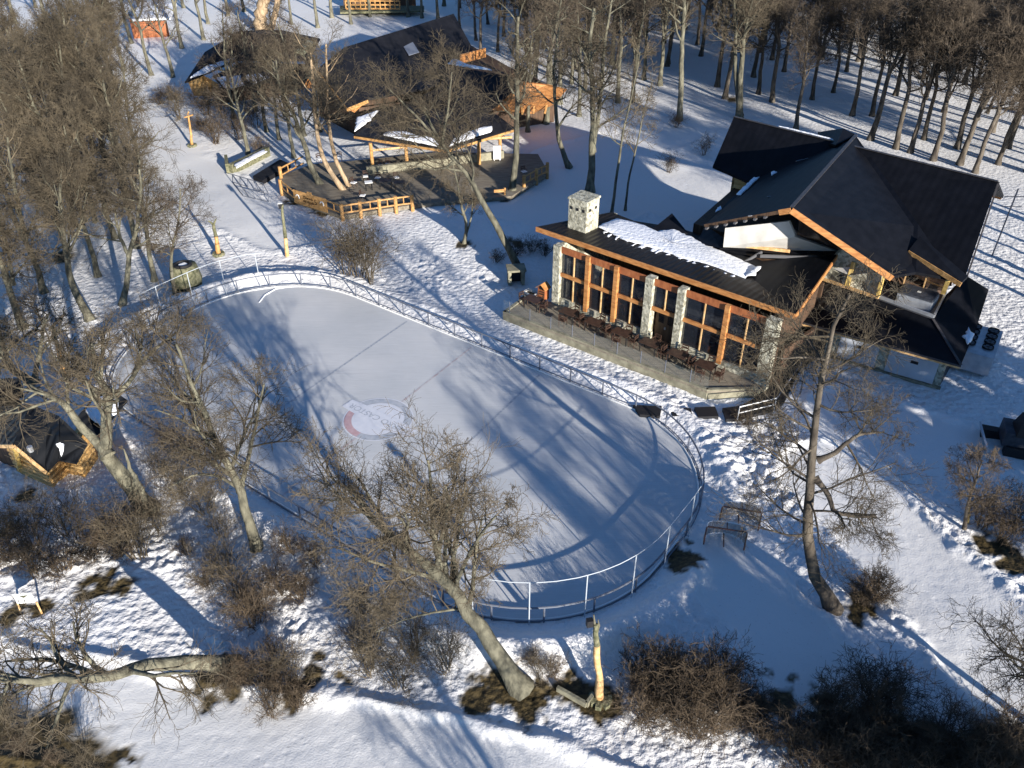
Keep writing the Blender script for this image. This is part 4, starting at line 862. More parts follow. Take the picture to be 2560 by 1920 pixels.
MB().tube([U(931, 376, 2.3), U(1013, 368, 2.3)], .11, 8).tube([U(1205, 348, 2.4), U(1280, 343, 2.4)], .13, 8).build("log_tie", M['log'], pv)
pw = MB(); wallq(pw, U(918, 440, .3), U(1100, 420, .3), .1, 1.15, .35); wallq(pw, U(1100, 420, .3), U(1260, 398, .3), .1, 1.15, .35); pw.build("stone_parapet", M['stonewall'], pv)
q = U(1243, 400, .45); wm = empty("white_cabinet", q, "white upright cabinet board on the upper deck left of the birch trunk", "cabinet")
MB().box((q.x, q.y, 1.25), .75, .4, 1.3, 0).build("cabinet_body", M['white'], wm)
for sx in (-.28, .28): MB().box((q.x + sx, q.y - .1, .52), .07, .1, .16).build("leg", M['white'], wm)
# upper deck
ud = empty("timber_deck", U(1000, 450, 0), "weathered grey timber deck with log rails and name board in front of the chalet", "deck")
uz = .4; dkp = [(700, 440), (706, 478), (735, 498), (856, 540), (1030, 512), (1100, 505), (1280, 490), (1372, 432), (1345, 385), (1100, 380), (900, 400), (780, 410)]
MB().slab([U(a, b, uz) for a, b in dkp], .35).build("deck_boards", M['deck_old'], ud)
def log_rail(pts, z, posts, hgt_=1.0, big=.16):
    for (u, v) in posts: p_ = U(u, v, z); MB().tube([(p_.x, p_.y, -.1), (p_.x, p_.y, z + hgt_ + .12)], big, 8).build("rail_post", M['log_orange'], ud)
    for a, b in zip(pts[:-1], pts[1:]):
        p_, q_ = U(*a, z), U(*b, z); r_ = MB()
        for hh in (.3, hgt_ - .05): r_.tube([p_ + Vector((0, 0, hh)), q_ + Vector((0, 0, hh))], .075, 7)
        n_ = max(2, int((q_ - p_).length / .9))
        for k in range(1, n_): c = p_.lerp(q_, k / n_); r_.tube([c + Vector((0, 0, .3)), c + Vector((0, 0, hgt_))], .055, 6)
        r_.build("log_rail", M['log_orange'], ud)
log_rail([(707, 478), (736, 502)], uz, [(704, 478), (703, 445)]); log_rail([(818, 527), (856, 541)], uz, [(856, 541)])
log_rail([(856, 541), (904, 534)], uz, [(902, 534)]); log_rail([(904, 534), (950, 527)], uz, [(949, 527)]); log_rail([(950, 527), (990, 521)], uz, [(990, 521)]); log_rail([(990, 521), (1030, 516)], uz, [(1031, 516)])
log_rail([(703, 446), (760, 415)], uz, []); log_rail([(1312, 466), (1340, 450)], uz, [(1310, 467), (1341, 450)]); log_rail([(1340, 450), (1368, 436)], uz, [(1368, 435)])
log_rail([(1235, 488), (1262, 486)], uz, [(1262, 486)], .5, .1)
s0, s1 = U(736, 503, uz), U(818, 528, uz); sdir = (s1 - s0).normalized(); sn = Vector((sdir.y, -sdir.x, 0))
sg_ = MB().hexa([s0 + Vector((0, 0, -.15)), s1 + Vector((0, 0, -.15)), s1 - sn * .08 + Vector((0, 0, -.15)), s0 - sn * .08 + Vector((0, 0, -.15))], [s0 + Vector((0, 0, 1.1)), s1 + Vector((0, 0, 1.1)), s1 - sn * .08 + Vector((0, 0, 1.1)), s0 - sn * .08 + Vector((0, 0, 1.1))])
c = s0.lerp(s1, .5) + Vector((0, 0, 1.18)); sg_.box(c - sn * .04, .5, .07, .2, math.atan2(sdir.y, sdir.x)); sign = sg_.build("name_board", M['log_orange'], ud)
ink = mat("burnt_lettering", (0.06, 0.03, 0.01), 0.8)
text_mesh("Morada", .40, "lettering", ink, sign, s0.lerp(s1, .46) + sn * .02 + Vector((0, 0, .68)), sdir, (0, 0, 1), .004); text_mesh("del Aguila", .34, "lettering", ink, sign, s0.lerp(s1, .46) + sn * .02 + Vector((0, 0, .32)), sdir, (0, 0, 1), .004)
text_mesh("S", .7, "bird_emblem", ink, sign, s0.lerp(s1, .68) + sn * .02 + Vector((0, 0, .5)), sdir, (0, 0, 1), .004)
for f in (.13, .87):
    cc_ = s0.lerp(s1, f) + sn * .02 + Vector((0, 0, .5)); MB().tube([cc_ + sdir * .2 * math.cos(R(a)) + Vector((0, 0, .24 * math.sin(R(a)))) for a in range(-20, 161, 20)], .045, 6).build("crescent_logo", M['white'], sign)
ch2 = make_chair(uz, M['white'], M['brownmetal'], M['brownmetal']); first = True
for k, (u, v, rz, lb) in enumerate(((915, 452, 10, "white seated chair left in the upper deck row of three"), (945, 456, -10, "middle chair of the upper deck row of three"), (992, 455, 25, "right chair beside the round table on the upper deck"), (885, 468, 60, "folded pale chair left of the white table top"),
                                (952, 424, 0, "left chair against the pavilion's stone parapet"), (970, 421, 0, "right chair against the pavilion's stone parapet"), (908, 500, 80, "chair closest to the log rail corner"), (1310, 440, 30, "chair at the right end of the upper deck"), (800, 408, 40, "chair behind the two leaning orange trunks"), (850, 404, 10, "chair behind and right of the leaning trunks"))):
    c = ch2 if first else copy_tree(ch2); first = False; c.location = U(u, v, uz); c.rotation_euler.z = R(rz); tag(c, lb, "chair", "chairs on the upper deck")
make_table(U(923, 474, uz), R(15), "white topped table in the middle of the upper deck", "tables on the upper deck", M['white'], .7, .6, uz)
make_table(U(965, 470, uz), R(5), "dark table beside the row of chairs on the upper deck", "tables on the upper deck", M['black'], 1.2, .8, uz); make_table(U(1000, 474, uz), R(5), "dark table right of the row of chairs on the upper deck", "tables on the upper deck", M['black'], 1.0, .8, uz)
# ramp wall and stone wall at the path
sw_ = empty("stone_wall", U(610, 420, 0), "low mossy stone wall with snow on top beside the upper path", "wall"); a = MB(); wallq(a, U(575, 432, 0), U(668, 388, 0), -.2, .9, -.45); wallq(a, U(575, 432, 0), U(572, 408, 0), -.2, .9, .3); a.build("masonry", M['moss'], sw_)
snow_patch([U(585, 412, .9), U(660, 374, .9), U(668, 380, .9), U(590, 422, .9)], .1, sw_, 61)
rp_ = empty("boarding_ramp", U(665, 440, 0), "dark flat boarding ramp between the stone wall and the log railed deck", "ramp"); MB().slab([U(632, 440, .35), U(655, 452, .35), U(726, 410, .5), U(700, 398, .5)], .4).build("ramp_boards", M['roof_far'], rp_)
# left wing
lwg = empty("side_chalet", U(600, 200, 0), "low chalet with snow striped charcoal roofs left of the main chalet", "chalet")
MB().slab([U(462, 205, 3.0), U(512, 130, 4.6), U(598, 78, 6.0), U(700, 74, 6.0), U(800, 96, 5.8), U(770, 150, 4.2), U(592, 150, 3.6)], .18).build("upper_roof", M['roof_far'], lwg)
MB().slab([U(532, 190, 3.0), U(566, 228, 2.2), U(728, 190, 2.4), U(765, 160, 3.4), U(600, 156, 3.4)], .16).build("lower_roof", M['roof_far'], lwg)
snow_patch([U(474, 196, 3.4), U(512, 168, 3.9), U(588, 145, 4.0), U(580, 152, 3.8), U(520, 182, 3.5)], .16, lwg, 71); snow_patch([U(540, 194, 3.2), U(566, 224, 2.5), U(614, 214, 2.6), U(600, 190, 3.0)], .16, lwg, 72); snow_patch([U(630, 212, 2.6), U(700, 186, 2.8), U(690, 180, 3.0), U(610, 190, 3.1)], .16, lwg, 73)
MB().slab([U(735, 130, 5.4), U(760, 136, 5.2), U(790, 106, 5.9), U(768, 100, 5.9)], .06).build("skylight", mat("olive_skylight", (0.25, 0.25, 0.16), .4), lwg)
MB().slab([U(470, 204, 2.9), U(505, 188, 3.1), U(545, 210, 2.4), U(555, 240, .5), U(485, 240, .5)], .2, down=Vector((0, 1, 0))).build("timber_wall", M['cabinwood'], lwg)
hut_walls(MB(), [U(555, 262, 0), U(740, 232, 0), U(790, 180, 0)], 2.0).build("wall", M['wood_dark'], lwg)
bl = empty("red_hut", U(380, 70, 0), "orange red walled hut with snow covered roof behind the left trees", "hut"); MB().slab([U(330, 48, 3.0), U(425, 44, 3.0), U(442, 8, 3.6), U(350, 5, 3.6)], .3).build("snow_roof", M['snowcap'], bl); wq = MB(); wallq(wq, U(335, 98, 0), U(425, 92, 0), -.1, 2.9, .2); wq.build("wall", M['orange_red'], bl)
bt = empty("rear_chalet", U(920, 0, 0), "chalet with orange log balcony cut by the photo's top edge", "chalet"); wq = MB(); wallq(wq, U(860, 20, 0), U(1040, 20, 0), -.1, 4.0, .3); wq.build("wall", M['wood_dark'], bt); a, b = U(865, 22, 1.2), U(1000, 22, 1.2); r_ = MB()
for z in (0, .6, 1.2): r_.tube([a + Vector((0, 0, z)), b + Vector((0, 0, z))], .14, 6)
for k in range(12): c = a.lerp(b, k / 11); r_.tube([c, c + Vector((0, 0, 1.2))], .1, 6)
r_.build("log_balcony", M['log_orange'], bt); MB().slab([U(850, 30, .9), U(1060, 26, .9), U(1060, 14, .9), U(850, 14, .9)], .3).build("balcony_floor", M['moss'], bt)

# ------------------------------------------------------------------ trees
def tubes_mesh(groups, name, mt, off):
    """groups: {(npts, sides): [(pts, radii), ...]} -> one mesh"""
    V, Fc = [], []; base = 0
    for (k, s), lst in groups.items():
        Pn = np.array([a for a, _ in lst]); Rn = np.array([b for _, b in lst]); N = len(lst)
        T = np.empty_like(Pn); T[:, 1:-1] = Pn[:, 2:] - Pn[:, :-2]; T[:, 0] = Pn[:, 1] - Pn[:, 0]; T[:, -1] = Pn[:, -1] - Pn[:, -2]
        T /= np.linalg.norm(T, axis=2, keepdims=True) + 1e-9
        main = Pn[:, -1] - Pn[:, 0]; ref = np.where((np.abs(main[:, 2]) > np.abs(main[:, 0]))[:, None], np.array([[1., .2, 0]]), np.array([[0, .2, 1.]]))[:, None, :]
        A = np.cross(T, np.broadcast_to(ref, T.shape)); A /= np.linalg.norm(A, axis=2, keepdims=True) + 1e-9; B = np.cross(T, A)
        th = np.arange(s) * 2 * np.pi / s
        vv_ = Pn[:, :, None, :] + (A[:, :, None, :] * np.cos(th)[None, None, :, None] + B[:, :, None, :] * np.sin(th)[None, None, :, None]) * Rn[:, :, None, None]
        V.append(vv_.reshape(-1, 3) - np.array(off))
        i = (base + np.arange(N)[:, None, None] * k * s + np.arange(k - 1)[None, :, None] * s + np.arange(s)[None, None, :]); j = i - np.arange(s) + (np.arange(s) + 1) % s
        Fc.append(np.stack([i, i + s, j + s, j], -1).reshape(-1, 4)); base += N * k * s
    V = np.concatenate(V); Fc = np.concatenate(Fc); me_ = bpy.data.meshes.new(name)
    me_.vertices.add(len(V)); me_.vertices.foreach_set("co", V.ravel()); me_.loops.add(Fc.size); me_.loops.foreach_set("vertex_index", Fc.ravel().astype(np.int32))
    me_.polygons.add(len(Fc)); me_.polygons.foreach_set("loop_start", np.arange(0, Fc.size, 4, dtype=np.int32)); me_.polygons.foreach_set("loop_total", np.full(len(Fc), 4, dtype=np.int32))
    me_.update(calc_edges=True); me_.polygons.foreach_set("use_smooth", np.ones(len(Fc), dtype=bool)); me_.materials.append(mt); return me_
class Tree:
    def __init__(s, seed): s.r = random.Random(seed); s.trunk = {}; s.crown = {}
    def add(s, dst, pts, rad, sides): dst.setdefault((len(pts), sides), []).append(([tuple(p) for p in pts], rad))
    def perp(s, d):
        a = Vector((s.r.gauss(0, 1), s.r.gauss(0, 1), s.r.gauss(0, 1))); a -= d * a.dot(d); return a.normalized() if a.length > 1e-4 else d.orthogonal().normalized()
    def branch(s, p, d, ln, r, lvl, cfg):
        n = (6, 5, 4, 3, 3)[lvl]; pts = [p.copy()]; rad = [r]; cur = p.copy(); dd = d.copy()
        for k in range(n - 1):
            dd = (dd + s.perp(dd) * cfg['wob'] * (.5 + .22 * lvl) + Vector((0, 0, cfg['up'][lvl]))).normalized(); cur = cur + dd * ln / (n - 1); pts.append(cur.copy()); rad.append(max(r * (1 - .72 * (k + 1) / (n - 1)), .006))
        s.add(s.trunk if lvl == 1 and r > .05 else s.crown, pts, rad, (8, 6, 4, 3, 3)[lvl])
        if lvl >= cfg['levels']: return
        nc = cfg['kids'][lvl]
        for c in range(nc):
            f = .22 + .78 * (c + s.r.random()) / nc; x = f * (n - 1); i = min(int(x), n - 2); q = pts[i].lerp(pts[i + 1], x - i); t = (pts[i + 1] - pts[i]).normalized()
            an = R(s.r.uniform(28, 62)); nd = (t * math.cos(an) + s.perp(t) * math.sin(an)).normalized(); rr = rad[i] + (rad[i + 1] - rad[i]) * (x - i)
            s.branch(q, nd, ln * s.r.uniform(*((.42, .68) if lvl == 1 else (.48, .78))) * (1.1 - .35 * f), max(min(rr * .7, cfg['rmax'][lvl + 1]), cfg['rmin']), lvl + 1, cfg)
        
    def stem(s, path, r0, r1, cfg, start=.45, nl=12, ll=4.0, end=1.0, spread=(35, 70)):
        n = len(path); L_ = [0]
        for k in range(n - 1): L_.append(L_[-1] + (path[k + 1] - path[k]).length)
        m = 14; pts = []; rad = []
        for j in range(m):
            t = L_[-1] * j / (m - 1); i = max(k for k in range(n - 1) if L_[k] <= t + 1e-6); f = (t - L_[i]) / max(L_[i + 1] - L_[i], 1e-6)
            p0 = path[max(i - 1, 0)]; p1 = path[i]; p2 = path[i + 1]; p3 = path[min(i + 2, n - 1)]
            q = .5 * ((2 * p1) + (p2 - p0) * f + (2 * p0 - 5 * p1 + 4 * p2 - p3) * f * f + (3 * p1 - p0 - 3 * p2 + p3) * f ** 3)
            if 0 < j < m - 1: q = q + Vector((s.r.uniform(-1, 1), s.r.uniform(-1, 1), 0)) * r0 * .22
            pts.append(q); g_ = j / (m - 1); rad.append((r0 + (r1 - r0) * g_) * (1 + (.55 if j == 0 else .12 if j == 1 else 0)))
        s.add(s.trunk, pts, rad, 9)
        for c in range(nl):
            f = start + (end - start) * (c + s.r.random()) / nl; x = f * (m - 1); i = min(int(x), m - 2); q = pts[i].lerp(pts[i + 1], x - i); t = (pts[i + 1] - pts[i]).normalized()
            an = R(s.r.uniform(*spread)); nd = (t * math.cos(an) + s.perp(t) * math.sin(an)).normalized()
            g_ = (f - start) / max(1 - start, 1e-3); ln = ll * (1.15 - .6 * g_) * s.r.uniform(.7, 1.2)
            s.branch(q, nd, ln, min(rad[i] * .55, cfg['rmax'][1]), 1, cfg)
        return pts
    def build(s, name, base, mb_, mt_, label=None, group=None, cat="tree"):
        t = empty(name, base, label, cat, group)
        for nm, g_, m_ in (("trunk", s.trunk, mb_), ("crown", s.crown, mt_)):
            if g_: o = bpy.data.objects.new(nm, tubes_mesh(g_, nm, m_, base)); C.objects.link(o); o.parent = t
        return t
CF = dict(wob=.34, up=(0, .10, .07, .04, .02), levels=4, kids=(0, 8, 6, 4, 0), rmax=(1, .12, .045, .018, .010), rmin=.0085)
CFD = dict(CF, kids=(0, 8, 6, 5, 0), rmin=.0085); CFL = dict(CF, kids=(0, 6, 5, 3, 0), rmin=.014)
def px_path(base, pts, lean=0.0):
    b = U(*base); out = [b + Vector((0, 0, -.1))]; n = len(pts)
    for k, (u, v) in enumerate(pts): out.append(onY(u, v, b.y + lean * (k + 1) / n))
    return b, out
def big_tree(seed, base, pts, r0, r1, label, cfg=CF, start=.4, nl=12, ll=4, lean=0.0, mb_='bark', mt_='twig', extra=(), spread=(35, 70), name="bare_tree"):
    T = Tree(seed); b, path = px_path(base, pts, lean); T.stem(path, r0, r1, cfg, start, nl, ll, spread=spread)
    for (pp_, ra_, rb_, st_, nl_, ll_) in extra:
        Yb = b.y + lean * .6; T.stem([onY(u, v, Yb + dy) for u, v, dy in pp_], ra_, rb_, cfg, st_, nl_, ll_, spread=spread)
    return T.build(name, b, M[mb_], M[mt_], label, "bare trees around the rink")
big_tree(1, (1305, 1722), [(1240, 1630), (1180, 1540), (1110, 1450), (1010, 1370), (930, 1290), (870, 1215)], .40, .07, "leaning grey tree in front of the rink's near side, crown spread over the ice", dict(CFD, levels=4), .38, 13, 4.2, lean=2.5,
         extra=(([(1125, 1468, 0), (1085, 1350, .4), (1080, 1240, .7), (1070, 1150, 1)], .15, .04, .25, 9, 2.9), ([(1135, 1475, 0), (1165, 1400, -.6), (1200, 1340, -1), (1240, 1290, -1.4)], .10, .035, .3, 7, 2.1), ([(1110, 1450, 0), (1010, 1425, -.6), (920, 1400, -1), (850, 1370, -1.4)], .10, .03, .25, 8, 2.5), ([(1165, 1520, 0), (1090, 1530, -.5), (1010, 1550, -1), (940, 1580, -1.4)], .06, .02, .08, 10, 1.9)))
big_tree(2, (2085, 1522), [(2040, 1440), (2018, 1350), (2022, 1240), (2032, 1120), (2040, 1010), (2068, 900), (2085, 810), (2125, 735)], .30, .05, "tall dark crooked tree standing alone right of the rink", dict(CF, kids=(0, 8, 6, 4, 0), wob=.30, rmin=.007, rmax=(1, .055, .024, .012, .008)), .30, 26, 3.3, mb_='bark_dark', mt_='twig', spread=(55, 95),
         extra=(([(2036, 1195, 0), (2070, 1235, -.5), (2085, 1275, -1), (2130, 1290, -1.3), (2190, 1290, -1.6)], .13, .04, .5, 6, 1.8), ([(2045, 1150, 0), (2090, 1130, 0), (2140, 1090, .4), (2210, 1080, .8)], .12, .03, .4, 6, 1.8)))
big_tree(3, (372, 1275), [(310, 1190), (265, 1130), (262, 1060), (268, 990), (235, 920), (228, 860)], .46, .08, "thick pale forked tree standing right of the log cabin", CFD, .55, 8, 3.2, lean=-1.5,
         extra=(([(368, 1268, 0), (348, 1215, .2), (325, 1165, .4), (309, 1122, .6)], .22, .03, .95, 1, .4), ([(270, 1140, 0), (215, 1080, .5), (165, 1015, .6), (110, 985, 1), (60, 960, 1.5)], .26, .06, .5, 8, 3.0), ([(268, 1000, 0), (320, 960, 0), (360, 900, .6), (440, 830, 1)], .14, .04, .3, 7, 2.6), ([(262, 1010, 0), (210, 985, 0), (170, 960, 0), (158, 930, 0)], .12, .04, .6, 4, 1.8)))
big_tree(4, (645, 1372), [(620, 1290), (596, 1220), (565, 1150), (530, 1080), (505, 1020), (470, 940), (440, 860)], .27, .05, "grey tree with a dense burr of branches, left of the rink's near corner", CFD, .34, 13, 3.3, lean=1,
         extra=(([(600, 1230, 0), (620, 1150, -.5), (640, 1060, -1), (660, 960, -1)], .13, .04, .25, 8, 2.6), ([(596, 1220, 0), (540, 1190, -1), (480, 1190, -2), (420, 1220, -2.5)], .09, .03, .3, 6, 2.0)))
# tree leaning flat to the left across the lower corner
T = Tree(5); b = U(590, 1668); pth = [b, U(520, 1660, .7), U(420, 1660, 1.9), U(330, 1668, 3.0), U(270, 1692, 3.8), U(180, 1696, 4.8), U(80, 1700, 5.8), U(-40, 1690, 6.8)]
T.stem(pth, .36, .07, dict(CFD, wob=.4), .45, 12, 2.8, spread=(45, 85)); T.build("bare_tree", b, M['bark'], M['twig'], "toppled grey tree leaning almost flat to the left across the lower left corner", "bare trees around the rink")
big_tree(6, (1300, 682), [(1262, 600), (1215, 520), (1170, 440), (1115, 375), (1085, 330), (1050, 260)], .30, .08, "long pale trunk leaning left from the stone fireplace towards the pavilion", CFD, .55, 12, 4.0, lean=0,
         extra=(([(1105, 365, 0), (1040, 290, 0), (970, 220, 0)], .12, .04, .2, 7, 3.2), ([(1105, 365, 0), (1120, 270, 0), (1130, 180, 0)], .12, .04, .2, 7, 3.2)))
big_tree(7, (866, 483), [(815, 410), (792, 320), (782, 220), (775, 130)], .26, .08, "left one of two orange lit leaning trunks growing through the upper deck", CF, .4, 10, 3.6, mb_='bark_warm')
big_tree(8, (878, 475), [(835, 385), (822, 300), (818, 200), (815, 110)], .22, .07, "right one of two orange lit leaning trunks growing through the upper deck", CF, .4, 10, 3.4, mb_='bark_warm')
big_tree(9, (805, 468), [(780, 420), (763, 370), (735, 290), (700, 220), (690, 150)], .30, .07, "grey tree growing through the left part of the upper deck", CF, .4, 11, 3.6)
big_tree(10, (1279, 484), [(1290, 380), (1292, 270), (1292, 160), (1296, 40)], .32, .12, "straight spotted birch trunk at the right end of the upper deck", CF, .4, 14, 3.6)
big_tree(11, (1475, 478), [(1480, 380), (1484, 260), (1474, 140), (1485, 20)], .36, .12, "tall twin stemmed tree right behind the stone chimney", CF, .35, 16, 3.8, extra=(([(1482, 380, 0), (1500, 250, .4), (1510, 120, .8), (1530, 0, 1)], .22, .08, .3, 10, 3.4),))
big_tree(12, (1528, 540), [(1545, 420), (1558, 330), (1578, 250), (1600, 130)], .14, .04, "slender birch rising left of the other one behind the restaurant", CFL, .45, 9, 2.6)
big_tree(13, (1563, 527), [(1572, 450), (1595, 350), (1612, 270), (1632, 200)], .11, .03, "slender birch with low arching twigs, right of the other one behind the restaurant", CFL, .35, 9, 2.4)
big_tree(14, (1424, 418), [(1398, 350), (1390, 270), (1385, 170), (1400, 60)], .26, .07, "crooked tree with a sharp elbow between birch and chimney", CF, .3, 12, 3.4)
big_tree(15, (1697, 302), [(1702, 200), (1706, 90), (1712, -30)], .34, .16, "straight pale trunk left of the lodge's rear roof", CF, .6, 10, 4.4)
big_tree(16, (1848, 300), [(1852, 200), (1858, 110), (1880, 0)], .42, .12, "massive double trunk rising behind the corner of the lodge's rear roof", CF, .5, 12, 4.2, extra=(([(1850, 290, .3), (1838, 180, .3), (1838, 60, .3), (1830, -50, 0)], .3, .1, .5, 9, 4.0),))
big_tree(17, (1160, 608), [(1165, 560), (1150, 500), (1140, 440), (1120, 380)], .15, .04, "small many stemmed tree in a dark ring left of the leaning trunk", CF, .25, 10, 2.0, extra=(([(1165, 590, 0), (1180, 530, 0), (1178, 450, 0)], .09, .03, .3, 6, 1.6),))
big_tree(18, (2412, 1325), [(2420, 1260), (2440, 1200), (2455, 1150)], .11, .03, "small brown crowned tree on the shaded slope at the right", CF, .25, 14, 1.9, mb_='bark_dark', mt_='twig_red')
big_tree(19, (220, 195), [(216, 150), (185, 95), (172, 60), (170, 10)], .40, .12, "pale Y shaped dead looking tree in the far left grove", CF, .55, 8, 3.6, extra=(([(214, 145, 0), (243, 95, 0), (252, 40, 0), (258, 0, 0)], .24, .08, .4, 6, 3.0),))
big_tree(20, (126, 275), [(122, 232), (85, 200), (62, 160), (45, 145)], .34, .10, "pale tree with a left leaning fork below the Y shaped one", CF, .6, 7, 3.0, extra=(([(123, 235, 0), (130, 190, 0), (133, 160, 0)], .16, .08, .5, 4, 2.4),))
big_tree(21, (305, 762), [(318, 700), (322, 640), (340, 580), (350, 480), (350, 400)], .22, .06, "forked tree nearest the camera in the left grove beside the bin", CFD, .4, 12, 3.2, extra=(([(322, 640, 0), (300, 590, 0), (285, 520, 0)], .14, .05, .3, 6, 2.6),))
big_tree(22, (386, 702), [(375, 640), (362, 560), (350, 470), (345, 380)], .20, .06, "straight tree with a bare yellow scar at the edge of the left grove", CFD, .45, 11, 3.0)
big_tree(23, (436, 742), [(428, 660), (436, 600), (448, 540), (450, 470)], .14, .04, "thin reddish tree standing left of the dark woven bin", CF, .3, 12, 2.6, mt_='twig_red')
big_tree(24, (225, 800), [(185, 720), (165, 640), (155, 560), (150, 460)], .28, .07, "tree with a black cavity in the left grove above the slanted log post", CFD, .4, 12, 3.6)
big_tree(25, (90, 960), [(40, 930), (10, 890), (-20, 830)], .30, .12, "mossy tree at the left edge above the cabin roof", CFD, .3, 10, 3.4, extra=(([(85, 950, 0), (100, 880, 0), (110, 820, 0), (125, 780, 0)], .18, .05, .3, 8, 2.8),))
big_tree(26, (2600, 1830), [(2590, 1740), (2570, 1660), (2560, 1600)], .18, .04, "bare tree leaning into the photo from the lower right edge", CF, .3, 12, 2.6)
# peeled, broken giant trunk near the top
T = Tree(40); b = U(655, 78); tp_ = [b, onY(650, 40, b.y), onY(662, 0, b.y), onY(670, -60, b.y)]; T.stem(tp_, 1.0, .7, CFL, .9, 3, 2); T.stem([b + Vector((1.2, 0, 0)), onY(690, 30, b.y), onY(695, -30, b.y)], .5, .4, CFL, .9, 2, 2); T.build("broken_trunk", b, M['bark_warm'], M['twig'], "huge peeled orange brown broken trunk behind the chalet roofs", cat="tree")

# forest prototypes
def proto(seed, hgt_, r0, start, nl, ll, cfg, mb_, mt_, lean=.6):
    T = Tree(seed); rr = T.r; path = [Vector((0, 0, -.1))]
    lx, ly = rr.uniform(-lean, lean), rr.uniform(-lean, lean)
    for k in range(1, 6): f = k / 5; path.append(Vector((lx * f * f * 2 + rr.uniform(-.15, .15), ly * f * f * 2 + rr.uniform(-.15, .15), hgt_ * f)))
    T.stem(path, r0, r0 * .25, cfg, start, nl, ll)
    if rr.random() < .6:
        f = rr.uniform(.3, .45); p_ = path[0].lerp(path[-1], f); d = Vector((rr.uniform(-1, 1), rr.uniform(-1, 1), 0)) ; T.stem([p_, p_ + d * .8 + Vector((0, 0, hgt_ * .18)), p_ + d * 1.4 + Vector((0, 0, hgt_ * .45))], r0 * .5, r0 * .15, cfg, .35, nl // 2, ll * .8)
    return T, mb_, mt_
protos = {}
def get_proto(kind, k):
    key = (kind, k)
    if key not in protos:
        if kind == 'left': T, a, b_ = proto(100 + k, 9.5 + k * .8, .24, .30, 15, 3.4, dict(CFD, kids=(0, 9, 6, 5, 0), rmin=.0125), 'bark', 'twig')
        elif kind == 'tall': T, a, b_ = proto(200 + k, 12.5 + k * .6, .27, .40, 16, 3.6, dict(CF, kids=(0, 9, 6, 5, 0), rmin=.014), 'bark_dark', 'twig_red', 1.0)
        else: T, a, b_ = proto(300 + k, 12 + k, .28, .36, 13, 3.4, dict(CFD, kids=(0, 7, 5, 4, 0), rmin=.014), 'bark', 'twig_red')
        protos[key] = [T, a, b_, None]
    return protos[key]
def place_tree(kind, k, loc, rz, sc, label, group):
    P_ = get_proto(kind, k)
    if P_[3] is None:
        o = P_[0].build("bare_tree", Vector((0, 0, 0)), M[P_[1]], M[P_[2]]); P_[3] = o
    else: o = copy_tree(P_[3])
    o.location = loc; o.rotation_euler.z = rz; o.scale = (sc, sc, sc); tag(o, label, "tree", group); return o
rf = random.Random(5)
def forest(kind, nk, pts, label, group, s0=.85, s1=1.15):
    for (u, v) in pts:
        q = U(u, v); place_tree(kind, rf.randrange(nk), q + Vector((0, 0, -.05)), rf.uniform(0, 6.28), rf.uniform(s0, s1), label, group)
TALL = [(1668, 165), (1752, 140), (1793, 218), (1812, 246), (1884, 192), (1896, 235), (1930, 257), (1990, 322), (2030, 250), (2083, 232), (2116, 182), (2175, 350), (2238, 238), (2240, 372), (2275, 382), (2310, 350), (2332, 402), (2392, 372), (2398, 412), (2438, 432), (2495, 412), (2455, 252), (2552, 285), (2410, 210), (2305, 198), (2530, 180), (2350, 150), (2600, 330), (2640, 220), (2570, 430), (2440, 300), (2480, 330), (2520, 240), (2420, 130), (2490, 140), (2550, 120), (2360, 280), (2180, 290), (2130, 290), (2520, 370), (2380, 200), (2460, 200), (2590, 260), (1960, 180), (2020, 130), (2160, 130), (2250, 130)]
forest('tall', 5, TALL, "tall dark trunked bare tree on the snowy slope behind the lodge roof", "tall trees behind the lodge")
back_pts = [(u + rf.uniform(-30, 30), v + rf.uniform(-10, 10)) for v, st in ((150, 120), (112, 85), (78, 75), (45, 66), (12, 62), (-20, 60), (-50, 60)) for u in range(1330, 2700, st)]
forest('tall', 5, back_pts, "tall bare tree in the distant forest along the top right of the photo", "distant forest trees")
RIGHT_OUT = [(2660 + rf.uniform(0, 420), v) for v in range(330, 900, 34)]
forest('tall', 5, RIGHT_OUT, "tall bare tree just outside the photo's right edge behind the lodge", "trees beyond the right edge")
LEFT = [(40, 330), (95, 395), (30, 470), (150, 440), (215, 480), (120, 540), (270, 420), (260, 330), (200, 300), (330, 520), (290, 600), (60, 600), (170, 640), (20, 700), (110, 730), (150, 560), (235, 380), (80, 250), (10, 250), (170, 260), (300, 260), (345, 620), (245, 690), (-30, 560), (-40, 400), (-30, 800), (60, 820), (20, 180), (310, 180), (260, 200), (240, 560), (190, 570), (90, 480), (310, 460), (350, 420), (225, 420)]
forest('left', 5, LEFT, "olive brown bare tree packed in the dense grove along the photo's left side", "trees of the left grove")
MIDL = [(380, 190), (432, 195), (455, 120), (510, 100), (330, 110), (280, 60), (130, 100), (90, 20), (180, 20), (520, 60), (570, 40), (610, 30), (350, 30), (40, 60), (-20, 120), (400, 0), (460, 20), (250, -20), (560, -20)]
forest('mid', 4, MIDL, "bare tree in the far grove left of the chalet roofs", "trees of the far left grove")
CHAL = [(620, 385), (700, 350), (668, 330), (585, 300), (735, 395), (760, 340), (720, 290), (640, 280), (800, 330)]
forest('mid', 4, CHAL, "bare tree standing between the stone wall and the side chalet", "trees beside the side chalet", .65, .85)
TOPM = [(730, 62), (795, 70), (830, 45), (878, 60), (925, 42), (1020, 42), (1055, 45), (1095, 48), (1110, 15), (700, 10), (760, -10), (980, -20)]
